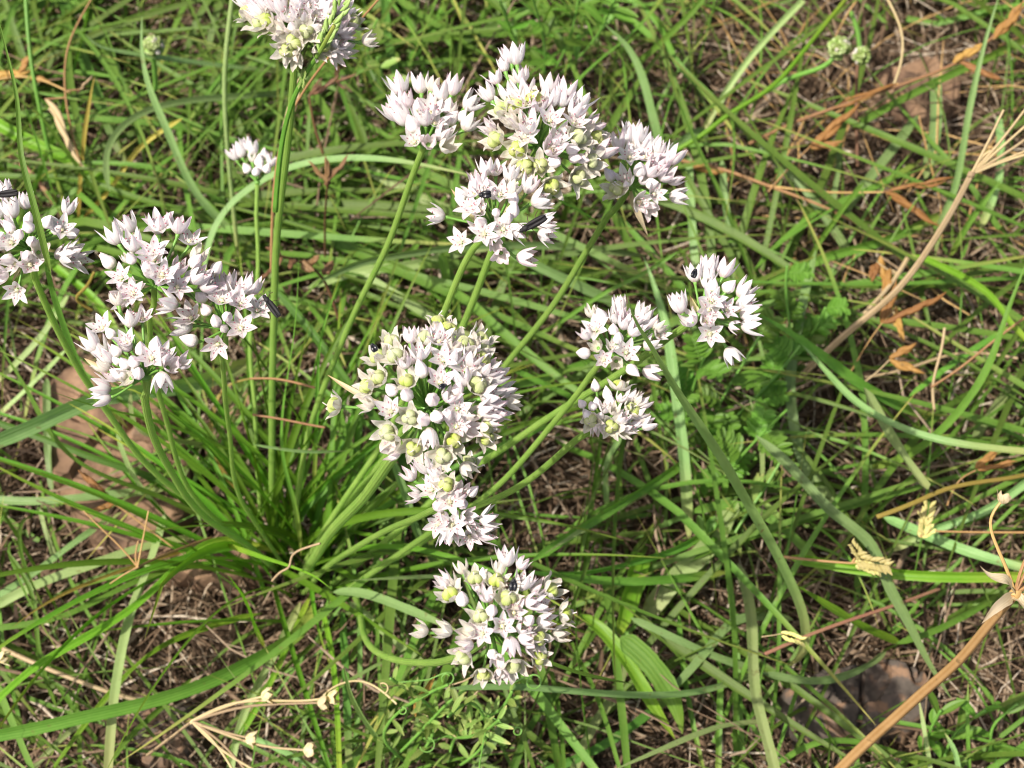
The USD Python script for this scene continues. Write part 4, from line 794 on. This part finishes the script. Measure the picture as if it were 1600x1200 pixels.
dry_umbel('thick orange brown dry stalk with papery bracts at the lower right edge', [(1290, 1225), (1350, 1165), (1400, 1120), (1450, 1075), (1500, 1030), (1550, 970), (1586, 928)], 17, .05, .20,
    [[(1575, 895), (1556, 850), (1548, 812), (1566, 782)], [(1596, 890), (1625, 830)], [(1605, 915), (1640, 880)], [(1605, 930), (1660, 925)], [(1600, 900), (1650, 800)]], 'tan_stalk', bracts=[[(1570, 905), (1548, 900), (1531, 884)], [(1562, 945), (1548, 958), (1534, 974)], [(1600, 945), (1615, 960), (1625, 985)]], rw=6)
dry_umbel('pale straw umbel with spread rays near the upper right edge', [(1230, 610), (1330, 515), (1400, 455), (1450, 390), (1490, 325), (1518, 272)], 11, .03, .15,
    [[(1540, 230), (1568, 172)], [(1560, 225), (1604, 168)], [(1565, 230), (1610, 190)], [(1570, 240), (1620, 205)], [(1580, 245), (1630, 225)], [(1575, 250), (1640, 232)], [(1535, 245), (1548, 235)]], 'straw', heads=False, rw=5)
dry_umbel('small star of dry straw rays with seed pods at the lower left', [(230, 1180), (270, 1150), (300, 1127)], 5, .03, .09,
    [[(350, 1105), (412, 1088)], [(380, 1105), (440, 1100), (500, 1098)], [(370, 1098), (470, 1095), (515, 1090)], [(345, 1142), (388, 1153)], [(345, 1160), (385, 1205)], [(335, 1160), (365, 1205)], [(360, 1150), (410, 1165), (478, 1172)], [(345, 1170), (420, 1215)]], 'straw', rw=5)
dry_umbel('thin brown dry umbel with clawed husk over the straw left of the onion clump', [(330, 840), (280, 858), (245, 872), (215, 886)], 4, .05, .09, [[(195, 862), (165, 832), (130, 798)], [(222, 850), (232, 798)], [(190, 900), (172, 912)], [(212, 870), (216, 845)]], 'tan_stalk', heads=False, rw=3)
dry_umbel('small dry seed head cut by the lower left edge', [(-40, 1060), (-20, 1040), (-12, 1032)], 4, .06, .09, [[(0, 1029)]], 'straw')
# two round green bud clusters on thin stems
for lab, stem, hx, hy, R_ in (('round pale green bud cluster at the upper right, left one of two', [(1195, 145), (1240, 120), (1295, 98)], 1311, 75, 19), ('round pale green bud cluster at the upper right, right one of two', [(1330, 20), (1340, 50), (1343, 70)], 1346, 87, 15), ('small round bud cluster above the arching bluish blade at the top left', [(243, 140), (242, 110), (240, 92)], 240, 72, 17)):
    c = P3(stem + [(hx, hy)], .05, .085, 16); t = xf('bud_cluster', None, c[0]); tag(t, lab, 'bud cluster'); o = tube(c, 4 * mpp(c[-1]), 7); obj('stem', o[:2], 'pedicel_green', t)
    m_ = mpp(c[-1]); g = np.random.default_rng(int(hx)); e = c[-1]
    obj('core', ellipsoid(e, np.eye(3), np.ones(3) * R_ * .6 * m_), 'green_spikelet', t)
    for i in range(60):
        d = nrm(g.normal(0, 1, 3) + TOCAM * .6); q = lobed(e + d * R_ * .52 * m_, d, 0, R_ * .5 * m_, R_ * .24 * m_, lambda v: max(.05, math.sin(math.pi * (v * .9 + .06)) ** .6), 4, .15, K=7, S=10); obj('bud', q[:2], 'green_spikelet' if i % 9 else 'papery_tepal', t, uv=q[2])
# curled dead leaf, thin dry tendrils and stalks
def wire(label, pts, w, z0, z1, mat, name, cat):
    c = P3(pts, z0, z1, 40); o = tube(c, np.array([mpp(q) for q in c]) * w * .5, 6); tag(obj(name, o[:2], mat, uv=o[2]), label, cat)
c = P3([(648, 1120), (652, 1098), (664, 1078), (680, 1053)], .07, .10, 20); g_ = ribbon(c, 20 * mpp(c[0]), TOCAM + RT * .8, fold=.9, across=7, twist=1.6, t0=.2, t1=.6); tag(obj('dead_leaf', g_[:2], 'orange_chaff', uv=g_[2]), 'curled orange dead leaf standing in the tangled vetch', 'dead leaf')
wire('curly beige dry leaf tip by the onion clump', [(425, 908), (440, 893), (452, 885), (456, 870), (475, 857), (500, 849)], 4, .12, .14, 'straw', 'dry_leaf_tip', 'dry leaf')
wire('thin tan straw looped in the upper right grass', [(1385, -5), (1400, 25), (1410, 60), (1406, 105), (1394, 138)], 4, .06, .05, 'straw', 'dry_stalk', 'dry stalk')
wire('tan dry stalk running level left of the central onion head', [(390, 592), (430, 592), (470, 600), (492, 606)], 4, .13, .13, 'tan_stalk', 'dry_stalk', 'dry stalk')
wire('lower thin tan stalk left of the central onion head', [(395, 648), (440, 655), (480, 663), (508, 668)], 4, .12, .12, 'tan_stalk', 'dry_stalk', 'dry stalk')
wire('beige zigzag straw right of the crossing bluish blades', [(1460, 640), (1458, 600), (1470, 550), (1476, 512)], 5, .06, .08, 'straw', 'dry_stalk', 'dry stalk')
wire('long pale straw lying level near the middle of the right edge', [(1350, 590), (1420, 575), (1500, 552), (1590, 560)], 5, .05, .05, 'straw', 'dry_stalk', 'dry stalk')
wire('thin ochre stalk rising to the middle of the right edge', [(1455, 605), (1500, 575), (1550, 535), (1610, 490)], 4, .07, .09, 'tan_stalk', 'dry_stalk', 'dry stalk')
wire('thin brown upright stalk at the top right', [(1345, 60), (1340, 100), (1338, 150), (1340, 260)], 6, .06, .03, 'brown_chaff', 'dry_stalk', 'dry stalk')
wire('beige arching straw over the tangled vetch', [(505, 1087), (525, 1072), (560, 1064), (590, 1075), (620, 1100)], 3.5, .09, .09, 'straw', 'dry_stalk', 'dry stalk')
wire('pink grass stem at the upper left edge', [(-5, 232), (40, 262), (85, 318)], 8, .04, .03, 'pink_stem', 'pink_grass', 'grass')
wire('yellow bent dry leaf tip below the left-edge onion head', [(147, 425), (133, 450), (120, 466), (145, 485)], 5, .14, .12, 'yellow_blade', 'dry_leaf_tip', 'dry leaf')

# ------------------------------------------------------------------ beetles
def beetle(label, px, py, depth, ang, L, W, mat='beetle_shell', legs=True, tilt=.25):
    """ang: the way the head points in the picture, degrees anticlockwise from right."""
    m_ = depth / FPX; c = at_depth(px, py, depth); a = nrm(RT * math.cos(math.radians(ang)) + UP * math.sin(math.radians(ang)) - TOCAM * tilt); n = nrm(TOCAM - a * (TOCAM @ a)); s = np.cross(n, a)
    L, W = L * m_, W * m_; t = xf('beetle', None, c); tag(t, label, 'beetle'); B = [a, s, n]
    for sg in (-1, 1):
        e = ellipsoid(c - a * L * .12 + s * sg * W * .23, B, np.array([L * .40, W * .27, W * .30])); obj('wing_case', e, mat, t)
    obj('thorax', ellipsoid(c + a * L * .30, B, np.array([L * .13, W * .36, W * .28])), mat, t)
    obj('head', ellipsoid(c + a * L * .43, B, np.array([L * .09, W * .26, W * .22])), mat, t)
    obj('abdomen', ellipsoid(c - a * L * .10 - n * W * .14, B, np.array([L * .40, W * .42, W * .26])), mat, t)
    if legs:
        for k, f in enumerate((.30, .12, -.05)):
            for sg in (-1, 1):
                p = c + a * L * f - n * W * .15; q = tube(np.array([p, p + s * sg * W * .75 + n * W * .1 + a * L * (.1 - .12 * k), p + s * sg * W * 1.15 - n * W * .55 + a * L * (.16 - .2 * k)]), W * .045, 5); obj('leg', q[:2], 'beetle_leg', t)
        for sg in (-1, 1):
            p = c + a * L * .48; q = tube(spline([p, p + a * L * .16 + s * sg * W * .35, p + a * L * .30 + s * sg * W * .8], 8), W * .03, 5); obj('antenna', q[:2], 'beetle_leg', t)
beetle('long matt black beetle on the onion head below the large top head', 833, 350, .400, 208, 48, 13.5)
beetle('black beetle head-down in a floret, right of the joined left heads', 424, 478, .388, 128, 44, 12)
beetle('black beetle on the onion head cut by the left edge', 8, 303, .402, 185, 44, 12)
beetle('small glossy black beetle sitting in a floret, left of the long beetle', 758, 304, .402, 185, 19, 13, 'beetle_gloss', tilt=.1)
beetle('small oval black beetle on the lowest onion head', 802, 914, .335, 85, 20, 14, 'beetle_gloss', tilt=.1)
beetle('tiny black beetle inside a floret of the central onion head', 692, 603, .350, 20, 13, 9, 'beetle_gloss', legs=False)
beetle('tiny black beetle on a green capsule at the left of the central onion head', 584, 543, .360, 120, 15, 11, 'beetle_gloss', legs=False)
beetle('small brown black beetle inside an upper floret of the rightmost onion head', 1085, 427, .418, 70, 15, 10, 'beetle_gloss', legs=False)
